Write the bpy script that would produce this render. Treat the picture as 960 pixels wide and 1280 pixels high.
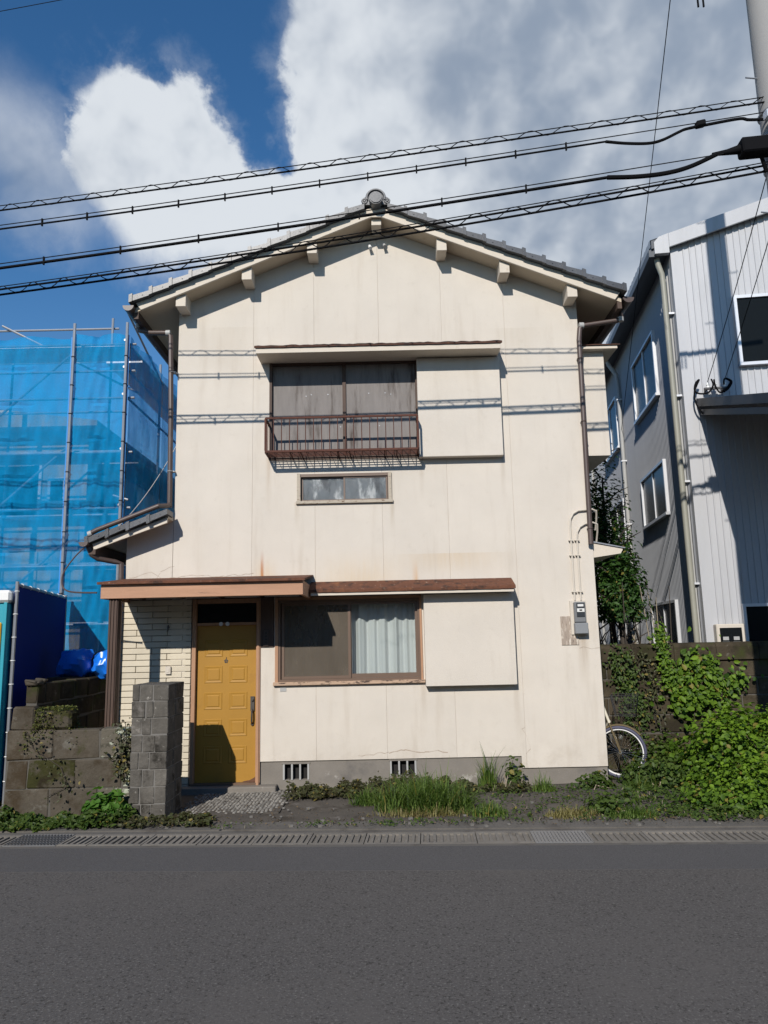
import bpy, math, random
import numpy as np
from mathutils import Vector, Matrix, Euler
random.seed(7); RNG = np.random.default_rng(7)
SC = bpy.context.scene; COL = SC.collection
for _o in list(bpy.data.objects): bpy.data.objects.remove(_o)

# ------------------------------------------------------------------ camera
cam_d = bpy.data.cameras.new('camera'); cam = bpy.data.objects.new('camera', cam_d); COL.objects.link(cam)
SC.camera = cam
cam_d.sensor_fit = 'VERTICAL'; cam_d.sensor_height = 24.0; cam_d.lens = 24.0*930/1280
cam_d.clip_start = 0.05; cam_d.clip_end = 3000
PITCH = math.atan(160/930); ROLL = math.radians(1.25)
_f = Vector((0, math.cos(PITCH), math.sin(PITCH))); _u = Vector((0, -math.sin(PITCH), math.cos(PITCH))); _x = Vector((1, 0, 0))
_r = _x*math.cos(ROLL) - _u*math.sin(ROLL); _up = _u*math.cos(ROLL) + _x*math.sin(ROLL)
_m = Matrix((_r, _up, -_f)).transposed().to_4x4(); _m.translation = (0, -9.84, 1.85)
cam.matrix_world = _m

# ------------------------------------------------------------------ sun, sky, exposure
SUN = Vector((0.29, 1.0, -0.655)).normalized()
sd = bpy.data.lights.new('sun', 'SUN'); sd.energy = 5.0; sd.angle = math.radians(0.5); sd.color = (1.0, 0.945, 0.87)
so = bpy.data.objects.new('sun', sd); COL.objects.link(so); so.rotation_euler = SUN.to_track_quat('-Z', 'Y').to_euler()
so.location = (-6, -16, 14)
SC.view_settings.view_transform = 'Standard'; SC.view_settings.look = 'None'
SC.view_settings.gamma = 1; SC.view_settings.use_curve_mapping = False; SC.view_settings.exposure = -0.04

class NT:
    """small node-tree helper"""
    def __init__(s, tree): s.t = tree; s.n = tree.nodes; s.l = tree.links
    def node(s, typ, ins=None, **kw):
        n = s.n.new(typ)
        for k, v in kw.items(): setattr(n, k, v)
        for k, v in (ins or {}).items():
            if hasattr(v, 'is_output'): s.l.new(v, n.inputs[k])
            else: n.inputs[k].default_value = v
        return n
    def m(s, op, a, b=0.0, c=0.0, clamp=False):
        n = s.n.new('ShaderNodeMath'); n.operation = op; n.use_clamp = clamp
        for i, v in enumerate((a, b, c)):
            if hasattr(v, 'is_output'): s.l.new(v, n.inputs[i])
            else: n.inputs[i].default_value = v
        return n.outputs[0]
    def ss(s, v, lo, hi, a=0.0, b=1.0):
        n = s.node('ShaderNodeMapRange', interpolation_type='SMOOTHSTEP')
        for k, q in ((0, v), (1, lo), (2, hi), (3, a), (4, b)):
            if hasattr(q, 'is_output'): s.l.new(q, n.inputs[k])
            else: n.inputs[k].default_value = q
        return n.outputs[0]
    def mix(s, f, a, b, typ='MIX'):
        n = s.n.new('ShaderNodeMix'); n.data_type = 'RGBA'; n.blend_type = typ
        for i, v in ((0, f), (6, a), (7, b)):
            if hasattr(v, 'is_output'): s.l.new(v, n.inputs[i])
            elif i == 0: n.inputs[0].default_value = v
            else: n.inputs[i].default_value = (*v, 1) if len(v) == 3 else v
        return n.outputs[2]
    def noise(s, vec, scale, detail=5, rough=.55, dist=0.0):
        n = s.node('ShaderNodeTexNoise', {'Scale': scale, 'Detail': detail, 'Roughness': rough, 'Distortion': dist})
        if vec is not None: s.l.new(vec, n.inputs['Vector'])
        return n.outputs['Fac']

W = bpy.data.worlds.new('World'); SC.world = W; W.use_nodes = True
w = NT(W.node_tree); W.node_tree.nodes.clear()
sky = w.node('ShaderNodeTexSky', sky_type='NISHITA', sun_disc=False)
sky.sun_elevation = math.asin(-SUN.z); sky.sun_rotation = math.atan2(-SUN.x, -SUN.y)
sky.air_density = 1.0; sky.dust_density = 0.0; sky.ozone_density = 3.0; sky.altitude = 50
tc = w.node('ShaderNodeTexCoord'); sep = w.node('ShaderNodeSeparateXYZ', {0: tc.outputs['Generated']})
az = w.m('ARCTAN2', sep.outputs[0], sep.outputs[1]); el = w.m('ARCSINE', sep.outputs[2])
wn = w.node('ShaderNodeTexNoise', {'Scale': 6.0, 'Detail': 4.0, 'Vector': tc.outputs['Generated']})
wv = w.node('ShaderNodeVectorMath', {0: w.node('ShaderNodeVectorMath', {0: wn.outputs['Color'], 1: (.5, .5, .5)}, operation='SUBTRACT').outputs[0], 1: (.055, .055, .055)}, operation='MULTIPLY').outputs[0]
dv = w.node('ShaderNodeVectorMath', {0: tc.outputs['Generated'], 1: wv}, operation='ADD').outputs[0]
sh = w.node('ShaderNodeVectorMath', {0: dv, 1: (-.016, 0.0, .020)}, operation='ADD').outputs[0]
n1 = w.noise(dv, 6.5, 12, .60); ns = w.noise(dv, 3.8, 5, .50); nsb = w.noise(sh, 3.8, 5, .50); n2 = w.noise(dv, 2.6, 8, .6); n3 = w.noise(dv, 22.0, 8, .62)
bil = w.m('ABSOLUTE', w.m('SUBTRACT', w.noise(dv, 11.0, 6, .55), .5))
nn = w.m('ADD', w.m('MULTIPLY', w.m('SUBTRACT', n1, .5), 1.9), w.m('SUBTRACT', w.m('MULTIPLY', w.m('SUBTRACT', n3, .5), .9), w.m('MULTIPLY', bil, 1.4)))
def blob(a0, e0, ra, re, rot=0.0):
    da = w.m('SUBTRACT', az, a0); de = w.m('SUBTRACT', el, e0)
    c, s_ = math.cos(rot), math.sin(rot)
    x = w.m('DIVIDE', w.m('ADD', w.m('MULTIPLY', da, c), w.m('MULTIPLY', de, s_)), ra)
    y = w.m('DIVIDE', w.m('SUBTRACT', w.m('MULTIPLY', de, c), w.m('MULTIPLY', da, s_)), re)
    return w.m('SUBTRACT', 1.0, w.m('SQRT', w.m('ADD', w.m('MULTIPLY', x, x), w.m('MULTIPLY', y, y))))
b_right = blob(0.44, 0.66, 0.60, 0.50, 0.0)
b_left = blob(-0.30, 0.570, 0.165, 0.125, -0.55)
b_low = blob(-0.09, 0.515, 0.26, 0.105, 0.0)
b_wisp = blob(-0.49, 0.565, 0.19, 0.10, -0.35)
cum = w.m('MAXIMUM', w.m('MULTIPLY', b_right, 3.6), w.m('MAXIMUM', w.m('MAXIMUM', w.m('MULTIPLY', b_left, 1.05), w.m('MULTIPLY', blob(-0.325, 0.632, 0.105, 0.062, -0.3), .9)), w.m('MULTIPLY', b_low, 1.2)))
cov = w.m('ADD', cum, w.m('MULTIPLY', nn, .42))
far = w.m('MULTIPLY', w.ss(n2, .58, .70), w.ss(w.m('ABSOLUTE', w.m('ADD', az, -.05)), .62, 1.1))   # scattered cumulus all round
soft = w.ss(el, .60, .44)
dens = w.ss(cov, .0, w.m('ADD', .19, w.m('MULTIPLY', soft, .50)))
halo = w.m('MULTIPLY', w.ss(w.m('ADD', cov, w.m('MULTIPLY', w.m('SUBTRACT', n3, .5), .5)), -.20, .34), .34)
dens = w.m('MAXIMUM', dens, halo)
wisp = w.m('MULTIPLY', w.ss(w.m('ADD', b_wisp, w.m('MULTIPLY', nn, .45)), -.15, .9), .62)
dens = w.m('MAXIMUM', w.m('MAXIMUM', dens, wisp), far)
# light and dark billows of the clouds; the thick mass to the right is greyer
relief = w.m('MULTIPLY', w.m('SUBTRACT', ns, nsb), 4.2)
bright = w.m('ADD', relief, w.m('ADD', w.m('MULTIPLY', w.m('SUBTRACT', ns, .5), 1.1), w.m('MULTIPLY', w.m('SUBTRACT', n1, .5), .30)))
bright = w.m('ADD', bright, w.m('SUBTRACT', .93, w.m('MULTIPLY', w.ss(b_right, .10, .70), .68)))
bright = w.m('SUBTRACT', bright, w.m('MULTIPLY', w.ss(b_wisp, .0, .9), .25))
bright = w.m('SUBTRACT', bright, w.m('MULTIPLY', w.m('MULTIPLY', soft, w.ss(az, .05, -.35)), .16))
ccol = w.mix(w.ss(bright, .0, 1.0), (4.9, 6.0, 7.7), (12.6, 13.3, 14.1))
hsv = w.node('ShaderNodeHueSaturation', {'Saturation': 1.24, 'Value': 2.05, 'Color': sky.outputs[0]})
mixc = w.mix(w.m('MULTIPLY', dens, .97), hsv.outputs[0], ccol)
bg = w.node('ShaderNodeBackground', {'Color': mixc, 'Strength': 0.06})
wo = w.node('ShaderNodeOutputWorld', {'Surface': bg.outputs[0]})

# ------------------------------------------------------------------ materials
MATS = {}
def mat(name, col, rough=.8, var=.12, vs=2.5, bump=.0, bs=60., metal=0., spec=.5, rnd=0., patch=(), fine=.06, extra=None, stretch=None, tint=0.):
    """procedural surface: colour drift + fine grain + blotches (col, scale, lo, hi) + bump"""
    if name in MATS: return MATS[name]
    M = bpy.data.materials.new(name); M.use_nodes = True; t = NT(M.node_tree)
    p = t.n['Principled BSDF']; pos = t.node('ShaderNodeNewGeometry').outputs['Position']
    if stretch:
        pos = t.node('ShaderNodeVectorMath', {0: pos, 1: stretch}, operation='MULTIPLY').outputs[0]
    c = (*col, 1)
    nz = t.noise(pos, vs, 7, .6)
    out = t.mix(nz, tuple(max(0, x*(1-var*1.6)) for x in col), tuple(min(1, x*(1+var*1.6)) for x in col))
    if fine:
        nf = t.noise(pos, bs*2, 3, .6)
        out = t.mix(nf, out, t.mix(1.0, out, (1+fine*4,)*3, 'MULTIPLY')) if False else t.mix(1.0, out, t.mix(nf, (1-fine*2.2,)*3, (1+fine*2.2,)*3), 'MULTIPLY')
    for i, (pc, ps, lo, hi) in enumerate(patch):
        off = t.node('ShaderNodeVectorMath', {0: pos, 1: (3.7*i+1.3, 9.1*i, 5.3*i)}, operation='ADD').outputs[0]
        out = t.mix(t.ss(t.noise(off, ps, 8, .65), lo, hi), out, pc)
    if rnd:
        oi = t.node('ShaderNodeObjectInfo').outputs['Random']
        out = t.mix(1.0, out, t.mix(oi, (1-rnd,)*3, (1+rnd,)*3), 'MULTIPLY')
    if tint:
        at = t.node('ShaderNodeAttribute', attribute_name='tint').outputs['Fac']
        out = t.mix(1.0, out, t.mix(at, (1-tint,)*3, (1+tint,)*3), 'MULTIPLY')
    if extra: out = extra(t, out, t.node('ShaderNodeNewGeometry').outputs['Position'])
    t.l.new(out, p.inputs['Base Color'])
    p.inputs['Roughness'].default_value = rough; p.inputs['Metallic'].default_value = metal
    p.inputs['Specular IOR Level'].default_value = spec
    if bump:
        bn = t.node('ShaderNodeBump', {'Strength': min(1, bump), 'Distance': .01, 'Height': t.noise(pos, bs, 6, .65)})
        t.l.new(bn.outputs[0], p.inputs['Normal'])
    MATS[name] = M; return M

def leafmat(name, c1, c2, trans=.35, rough=.55):
    M = bpy.data.materials.new(name); M.use_nodes = True; t = NT(M.node_tree)
    p = t.n['Principled BSDF']; o = t.n['Material Output']
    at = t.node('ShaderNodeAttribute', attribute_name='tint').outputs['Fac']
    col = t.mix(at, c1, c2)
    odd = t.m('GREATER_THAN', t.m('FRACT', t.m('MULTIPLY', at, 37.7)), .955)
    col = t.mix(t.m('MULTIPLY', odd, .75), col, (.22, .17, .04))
    t.l.new(col, p.inputs['Base Color']); p.inputs['Roughness'].default_value = rough; p.inputs['Specular IOR Level'].default_value = .3
    tr = t.node('ShaderNodeBsdfTranslucent', {'Color': t.mix(1.0, col, (1.3, 1.5, .6), 'MULTIPLY')})
    mx = t.node('ShaderNodeMixShader', {0: trans, 1: p.outputs[0], 2: tr.outputs[0]})
    t.l.new(mx.outputs[0], o.inputs['Surface']); MATS[name] = M; return M

def glassmat(name, tintc=(.02, .025, .03), alpha=.35, rough=.03, spec=.6):
    """window pane: partly see-through, mirror-like gloss"""
    M = bpy.data.materials.new(name); M.use_nodes = True; t = NT(M.node_tree)
    p = t.n['Principled BSDF']; o = t.n['Material Output']
    p.inputs['Base Color'].default_value = (*tintc, 1); p.inputs['Roughness'].default_value = rough; p.inputs['Specular IOR Level'].default_value = spec
    tr = t.node('ShaderNodeBsdfTransparent', {'Color': (.92, .95, .95, 1)})
    mx = t.node('ShaderNodeMixShader', {0: alpha, 1: p.outputs[0], 2: tr.outputs[0]})
    t.l.new(mx.outputs[0], o.inputs['Surface']); MATS[name] = M; return M

def netmat(name, col, alpha, trans=.5, scale=0):
    """woven sheet: holes let light through, threads scatter it"""
    M = bpy.data.materials.new(name); M.use_nodes = True; t = NT(M.node_tree)
    p = t.n['Principled BSDF']; o = t.n['Material Output']; pos = t.node('ShaderNodeNewGeometry').outputs['Position']
    c = t.mix(t.noise(pos, 1.7, 6, .6), tuple(x*.8 for x in col), tuple(min(1, x*1.2) for x in col))
    t.l.new(c, p.inputs['Base Color']); p.inputs['Roughness'].default_value = .7; p.inputs['Specular IOR Level'].default_value = .08
    tr = t.node('ShaderNodeBsdfTranslucent', {'Color': c})
    a = t.node('ShaderNodeMixShader', {0: trans, 1: p.outputs[0], 2: tr.outputs[0]})
    hole = t.node('ShaderNodeBsdfTransparent')
    wv_ = t.noise(t.node('ShaderNodeVectorMath', {0: pos, 1: (1.5, 1.5, .5)}, operation='MULTIPLY').outputs[0], 2.2, 7, .65)
    b = t.node('ShaderNodeMixShader', {0: t.ss(wv_, .25, .75, alpha-.16, alpha+.16), 1: hole.outputs[0], 2: a.outputs[0]})
    t.l.new(b.outputs[0], o.inputs['Surface']); MATS[name] = M; return M

def wall_extra(t, out, pos):
    s = t.node('ShaderNodeSeparateXYZ', {0: pos}); x, y, z = s.outputs
    def streak(out, x0, w_, z0, z1, col, amt):
        nz = t.noise(t.node('ShaderNodeVectorMath', {0: pos, 1: (30, 1, 3)}, operation='MULTIPLY').outputs[0], 1.0, 5)
        fx = t.ss(t.m('ABSOLUTE', t.m('SUBTRACT', x, x0)), w_, 0.0)
        fz = t.m('MULTIPLY', t.ss(z, z1, z0), t.ss(z, z0-.12, z0))
        return t.mix(t.m('MULTIPLY', t.m('MULTIPLY', fx, fz), t.m('MULTIPLY', nz, amt)), out, col)
    out = streak(out, -1.63, .035, 2.72, 3.10, (.34, .10, .03), 2.2)
    out = streak(out, -1.60, .22, 2.62, 3.05, (.55, .37, .18), .9)
    out = streak(out, -.35, .85, 2.50, 3.15, (.55, .40, .22), .75)
    out = streak(out, .40, .06, 2.60, 3.0, (.50, .27, .10), .9)
    for x0_, w0_, za_, zb_, c_, k_ in ((-1.17, .05, 3.25, 3.68, (.42, .36, .28), .7), (.11, .05, 3.20, 3.68, (.42, .36, .28), .7), (1.62, .05, 3.5, 4.26, (.40, .34, .27), .6), (.52, .05, 3.6, 4.26, (.40, .34, .27), .6), (-1.45, .06, .75, 1.30, (.42, .36, .29), .6), (.46, .06, .7, 1.25, (.42, .36, .29), .6), (1.65, .05, .6, 1.25, (.42, .36, .29), .6), (-1.55, .06, 3.4, 4.3, (.42, .34, .26), .6), (2.55, .10, 1.1, 1.87, (.36, .29, .22), .9), (-2.1, .5, 5.2, 6.2, (.48, .42, .34), .4), (1.9, .5, 5.0, 6.1, (.48, .42, .34), .4), (.9, 1.0, 2.62, 2.95, (.50, .38, .24), .5)):
        nz = t.noise(t.node('ShaderNodeVectorMath', {0: pos, 1: (22, 1, 2)}, operation='MULTIPLY').outputs[0], 1.0, 5)
        fx = t.ss(t.m('ABSOLUTE', t.m('SUBTRACT', x, x0_)), w0_, 0.0); fz = t.m('MULTIPLY', t.ss(z, za_, zb_), t.m('LESS_THAN', z, zb_+.02))
        out = t.mix(t.m('MULTIPLY', t.m('MULTIPLY', fx, fz), t.m('MULTIPLY', nz, k_*1.6)), out, c_)
    # grime near the ground and thin runs under the sills
    nz = t.noise(pos, 3.0, 8, .7)
    g = t.m('MULTIPLY', t.ss(z, .75, .18), t.ss(nz, .38, .72))
    out = t.mix(t.m('MULTIPLY', g, .45), out, (.33, .28, .22))
    nv = t.noise(t.node('ShaderNodeVectorMath', {0: pos, 1: (5, 5, .6)}, operation='MULTIPLY').outputs[0], 1.0, 6, .65)
    out = t.mix(t.m('MULTIPLY', t.ss(nv, .50, .78), .36), out, (.40, .34, .27))
    nb_ = t.noise(pos, 7.0, 9, .7)
    out = t.mix(t.m('MULTIPLY', t.ss(nb_, .55, .75), .22), out, (.36, .31, .25))
    return out

M_wall = mat('cream_stucco', (.560, .512, .448), .9, .075, 1.6, .35, 90, spec=.2, fine=.06, rnd=.018, extra=wall_extra)
M_trim = mat('cream_paint', (.565, .505, .425), .75, .05, 3, .12, 50, spec=.3, patch=(((.42, .33, .24), 5, .62, .8),))
M_soffit = mat('cream_board', (.50, .43, .335), .8, .07, 2, .1, 60, spec=.25, patch=(((.36, .28, .2), 3, .6, .8),))
M_conc = mat('old_concrete', (.192, .174, .152), .92, .14, 3, .4, 70, spec=.2, patch=(((.13, .12, .11), 2.2, .52, .72), ((.36, .34, .31), 6, .6, .75)))
M_tile = mat('glazed_roof_tile', (.058, .062, .070), .40, .25, 5, .12, 40, spec=.5, rnd=.25, patch=(((.12, .122, .125), 9, .57, .75),))
M_brown = mat('brown_plastic_pipe', (.075, .052, .045), .45, .12, 4, spec=.5, patch=(((.13, .1, .09), 6, .58, .8),))
M_grey_pipe = mat('grey_plastic', (.34, .34, .33), .5, .1, 4)
M_rust = mat('rusted_sheet', (.070, .032, .021), .8, .35, 7, .5, 60, spec=.3, patch=(((.15, .065, .03), 9, .55, .7), ((.03, .02, .018), 5, .56, .70)))
M_rustp = mat('flaking_rust_sheet', (.125, .052, .030), .85, .35, 9, .6, 70, spec=.25, patch=(((.045, .026, .02), 8, .50, .66), ((.40, .30, .22), 22, .64, .68), ((.20, .085, .04), 5, .55, .7)))
M_iron = mat('rusty_iron', (.088, .034, .023), .8, .3, 11, .3, 90, spec=.3, patch=(((.05, .022, .018), 12, .5, .7),))
M_cedar = mat('canopy_wood', (.40, .225, .14), .65, .2, 2, .3, 40, spec=.3, stretch=(.6, 4, 6), patch=(((.17, .10, .07), 3, .58, .76), ((.52, .34, .23), 2, .55, .8), ((.08, .055, .04), 9, .68, .74)))
M_frame = mat('orange_wood_frame', (.36, .20, .115), .65, .14, 5, .2, 60, stretch=(4, 4, .8), patch=(((.09, .06, .05), 6, .64, .74),))
M_sill = mat('weathered_sill', (.42, .29, .2), .8, .2, 6, .3, 50, stretch=(1.5, 4, 6), patch=(((.07, .045, .035), 7, .54, .62),))
M_darkwood = mat('dark_stained_wood', (.070, .042, .030), .7, .25, 4, .3, 40, stretch=(8, 8, .6), patch=(((.15, .085, .055), 3, .58, .8),))
M_shutter = mat('weathered_grey_board', (.205, .188, .178), .85, .16, 2.5, .25, 60, spec=.2, stretch=(6, 6, .9), patch=(((.075, .06, .052), 1.1, .50, .72), ((.25, .225, .205), 3.5, .58, .8)))
M_alu = mat('bronze_aluminium', (.13, .085, .06), .42, .08, 4, spec=.5)
M_silver = mat('silver_aluminium', (.62, .63, .65), .38, .05, 4, metal=.35)
M_door = mat('ochre_door_paint', (.34, .178, .028), .5, .10, 1.8, .08, 60, spec=.3, fine=.04, patch=(((.25, .125, .03), 3, .58, .8), ((.12, .065, .03), 14, .70, .76)))
M_doorworn = mat('worn_door_corner', (.10, .045, .025), .85, .3, 8, .5, 50)
M_handle = mat('dark_bronze_handle', (.12, .11, .10), .35, .2, 20, metal=.6)
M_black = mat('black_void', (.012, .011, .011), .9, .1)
M_room = mat('dim_room', (.09, .075, .06), .9, .2)
M_pane = glassmat('window_pane', (.02, .022, .025), .86)
M_panedark = glassmat('dark_pane', (.008, .010, .011), .08, .22, .12)
M_frost = mat('wired_frost_glass', (.085, .10, .11), .22, .35, 3, .35, 110, spec=.45, patch=(((.42, .44, .44), 1.7, .50, .64), ((.035, .04, .045), 2.6, .54, .66), ((.30, .21, .13), 1.3, .62, .72)), stretch=(2.6, 1, .9))
M_curtain = mat('white_curtain', (.80, .79, .77), .9, .05, 2, patch=(((.40, .42, .43), 2, .55, .8),))
M_screen = netmat('insect_screen', (.20, .17, .135), .62, .35)
M_brick = mat('cream_face_brick', (.56, .50, .39), .8, .07, 6, .3, 80, spec=.25, rnd=.09)
M_mortar = mat('brick_mortar', (.26, .225, .18), .95, .1, 8, .3, 90)
M_meter = mat('grey_meter_case', (.16, .165, .17), .4, .05, 5)
M_meterlt = mat('meter_backplate', (.52, .47, .40), .6, .06, 5)
M_label = mat('pale_dial', (.62, .62, .60), .5, .03)
M_oldboard = mat('peeling_board', (.33, .27, .22), .9, .2, 8, .4, 60, stretch=(6, 6, 1), patch=(((.60, .54, .46), 4, .53, .6), ((.12, .09, .07), 7, .56, .66)))
M_white = mat('white_paint', (.74, .74, .72), .5, .04, 3)
M_stone = mat('grey_gate_stone', (.098, .090, .078), .92, .42, 7, 1.0, 34, spec=.2, rnd=.22, patch=(((.17, .155, .138), 7, .55, .7), ((.030, .027, .022), 4, .52, .66), ((.24, .225, .20), 16, .62, .68)))
M_joint = mat('pale_joint', (.15, .142, .13), .95, .12, 8, .3, 60)
M_mossblock = mat('mossy_block', (.080, .068, .052), .95, .40, 3, 1.0, 26, spec=.15, rnd=.06, patch=(((.045, .033, .02), 2.6, .46, .64), ((.14, .13, .11), 6, .58, .74), ((.04, .042, .014), 4, .58, .74)))
M_moss = mat('moss_face', (.036, .036, .013), .98, .4, 6, 1.0, 40, spec=.1, patch=(((.070, .060, .045), 4, .48, .60), ((.025, .02, .012), 5, .5, .66)))
M_lichen = mat('lichen_block', (.10, .088, .066), .95, .2, 9, .7, 50, patch=(((.36, .38, .30), 6, .54, .60), ((.05, .045, .03), 9, .56, .64)))
M_wallblock = mat('old_wall_block', (.058, .046, .031), .95, .25, 4, .8, 35, spec=.15, rnd=.22, patch=(((.030, .025, .016), 2.2, .44, .62), ((.15, .135, .11), 8, .60, .76), ((.040, .046, .014), 3, .48, .68)))
M_asphalt = mat('asphalt', (.084, .078, .074), .92, .09, .45, .4, 60, spec=.2, fine=.2, patch=(((.150, .142, .134), 62, .52, .64), ((.036, .033, .031), 55, .53, .64), ((.34, .33, .31), 36, .715, .735), ((.098, .090, .084), .7, .5, .8)))
M_asphalt2 = mat('asphalt_edge_strip', (.080, .077, .077), .92, .05, 1.2, .3, 80, spec=.2, fine=.14, patch=(((.115, .111, .11), 80, .53, .66), ((.048, .046, .046), 72, .53, .66), ((.30, .29, .28), 40, .725, .74)))
M_apron = mat('worn_apron', (.088, .078, .067), .93, .25, 3, .9, 40, spec=.2, patch=(((.045, .038, .03), 2.5, .5, .68), ((.17, .155, .14), 6, .58, .74), ((.12, .075, .035), 3.0, .66, .74)))
M_soil = mat('soil', (.085, .062, .040), .97, .25, 4, 1.0, 30)
M_kerbc = mat('kerb_concrete', (.098, .090, .080), .93, .2, 5, .6, 50, patch=(((.06, .052, .045), 3, .52, .7),))
M_cover = mat('cover_concrete', (.165, .150, .130), .92, .18, 6, .6, 60, rnd=.15, patch=(((.10, .09, .08), 5, .52, .72),))
M_grate = mat('steel_grate', (.22, .22, .225), .5, .12, 6, metal=.5, patch=(((.12, .08, .06), 8, .6, .7),))
M_pebble = mat('pebble_mosaic', (.20, .188, .168), .85, .2, 12, .4, 80, rnd=.2, tint=.45)
M_sheet = netmat('blue_mesh_sheet', (.002, .35, .74), .64, .40)
M_sheetb = mat('blue_sheet_hem', (.01, .20, .55), .6, .1)
M_panel = mat('navy_panel', (.008, .022, .20), .7, .05, 2, spec=.08)
M_galv = mat('galvanised_pipe', (.30, .31, .33), .45, .12, 6, metal=.55)
M_tarp = mat('blue_tarp', (.012, .17, .72), .28, .12, 5, .15, 20, spec=.5)
M_teal = mat('teal_plastic', (.012, .28, .36), .5, .05, 2)
M_yellow = mat('yellow_plastic', (.85, .46, .015), .5, .04, 2)
M_beige = mat('beige_board', (.42, .36, .27), .85, .1, 2)
M_bluegrey = mat('bluish_board', (.25, .30, .36), .8, .1, 2)
M_osb = mat('plywood', (.45, .32, .16), .85, .12, 3)
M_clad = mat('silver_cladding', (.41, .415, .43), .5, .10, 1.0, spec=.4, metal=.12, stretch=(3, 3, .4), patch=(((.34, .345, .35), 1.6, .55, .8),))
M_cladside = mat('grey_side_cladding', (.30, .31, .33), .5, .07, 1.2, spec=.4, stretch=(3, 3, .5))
M_eave = mat('slate_eave', (.06, .068, .082), .5, .1, 3)
M_carport = mat('dark_steel', (.055, .052, .052), .45, .15, 4)
M_pole = mat('concrete_pole', (.26, .255, .25), .85, .06, 2, .15, 60)
M_cable = mat('black_cable', (.006, .006, .007), .8, .05, spec=.08)
M_wire = mat('dark_wire', (.012, .012, .013), .8, .05, spec=.08)
M_tyre = mat('blue_grey_tyre', (.06, .06, .10), .7, .1, 8)
M_chrome = mat('chrome', (.70, .70, .68), .22, .05, metal=.9)
M_bikew = mat('pale_bike_frame', (.62, .58, .48), .4, .05)
M_gold = mat('brassy_fork', (.17, .13, .07), .5, .05, metal=.5)
M_bark = mat('dark_bark', (.05, .04, .032), .95, .2, 5, .6, 20, stretch=(6, 6, 1))
M_stem = mat('pale_dry_stem', (.26, .22, .16), .9, .15, 6)
L_bush = leafmat('bush_leaf', (.026, .066, .006), (.165, .275, .020), .32)
L_weed = leafmat('weed_leaf', (.022, .048, .008), (.080, .120, .020), .28)
L_creep = leafmat('creeper_leaf', (.036, .027, .014), (.055, .070, .020), .22)
L_grass = leafmat('grass_blade', (.034, .076, .011), (.145, .215, .046), .33)
L_dry = leafmat('dry_grass', (.16, .13, .05), (.24, .22, .09), .3)
L_tree = leafmat('tree_leaf', (.016, .045, .010), (.055, .125, .022), .3)
L_pale = leafmat('pale_leaf', (.030, .095, .010), (.115, .225, .040), .33)
L_mossf = leafmat('moss_tuft', (.045, .055, .012), (.12, .13, .03), .2)

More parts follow.
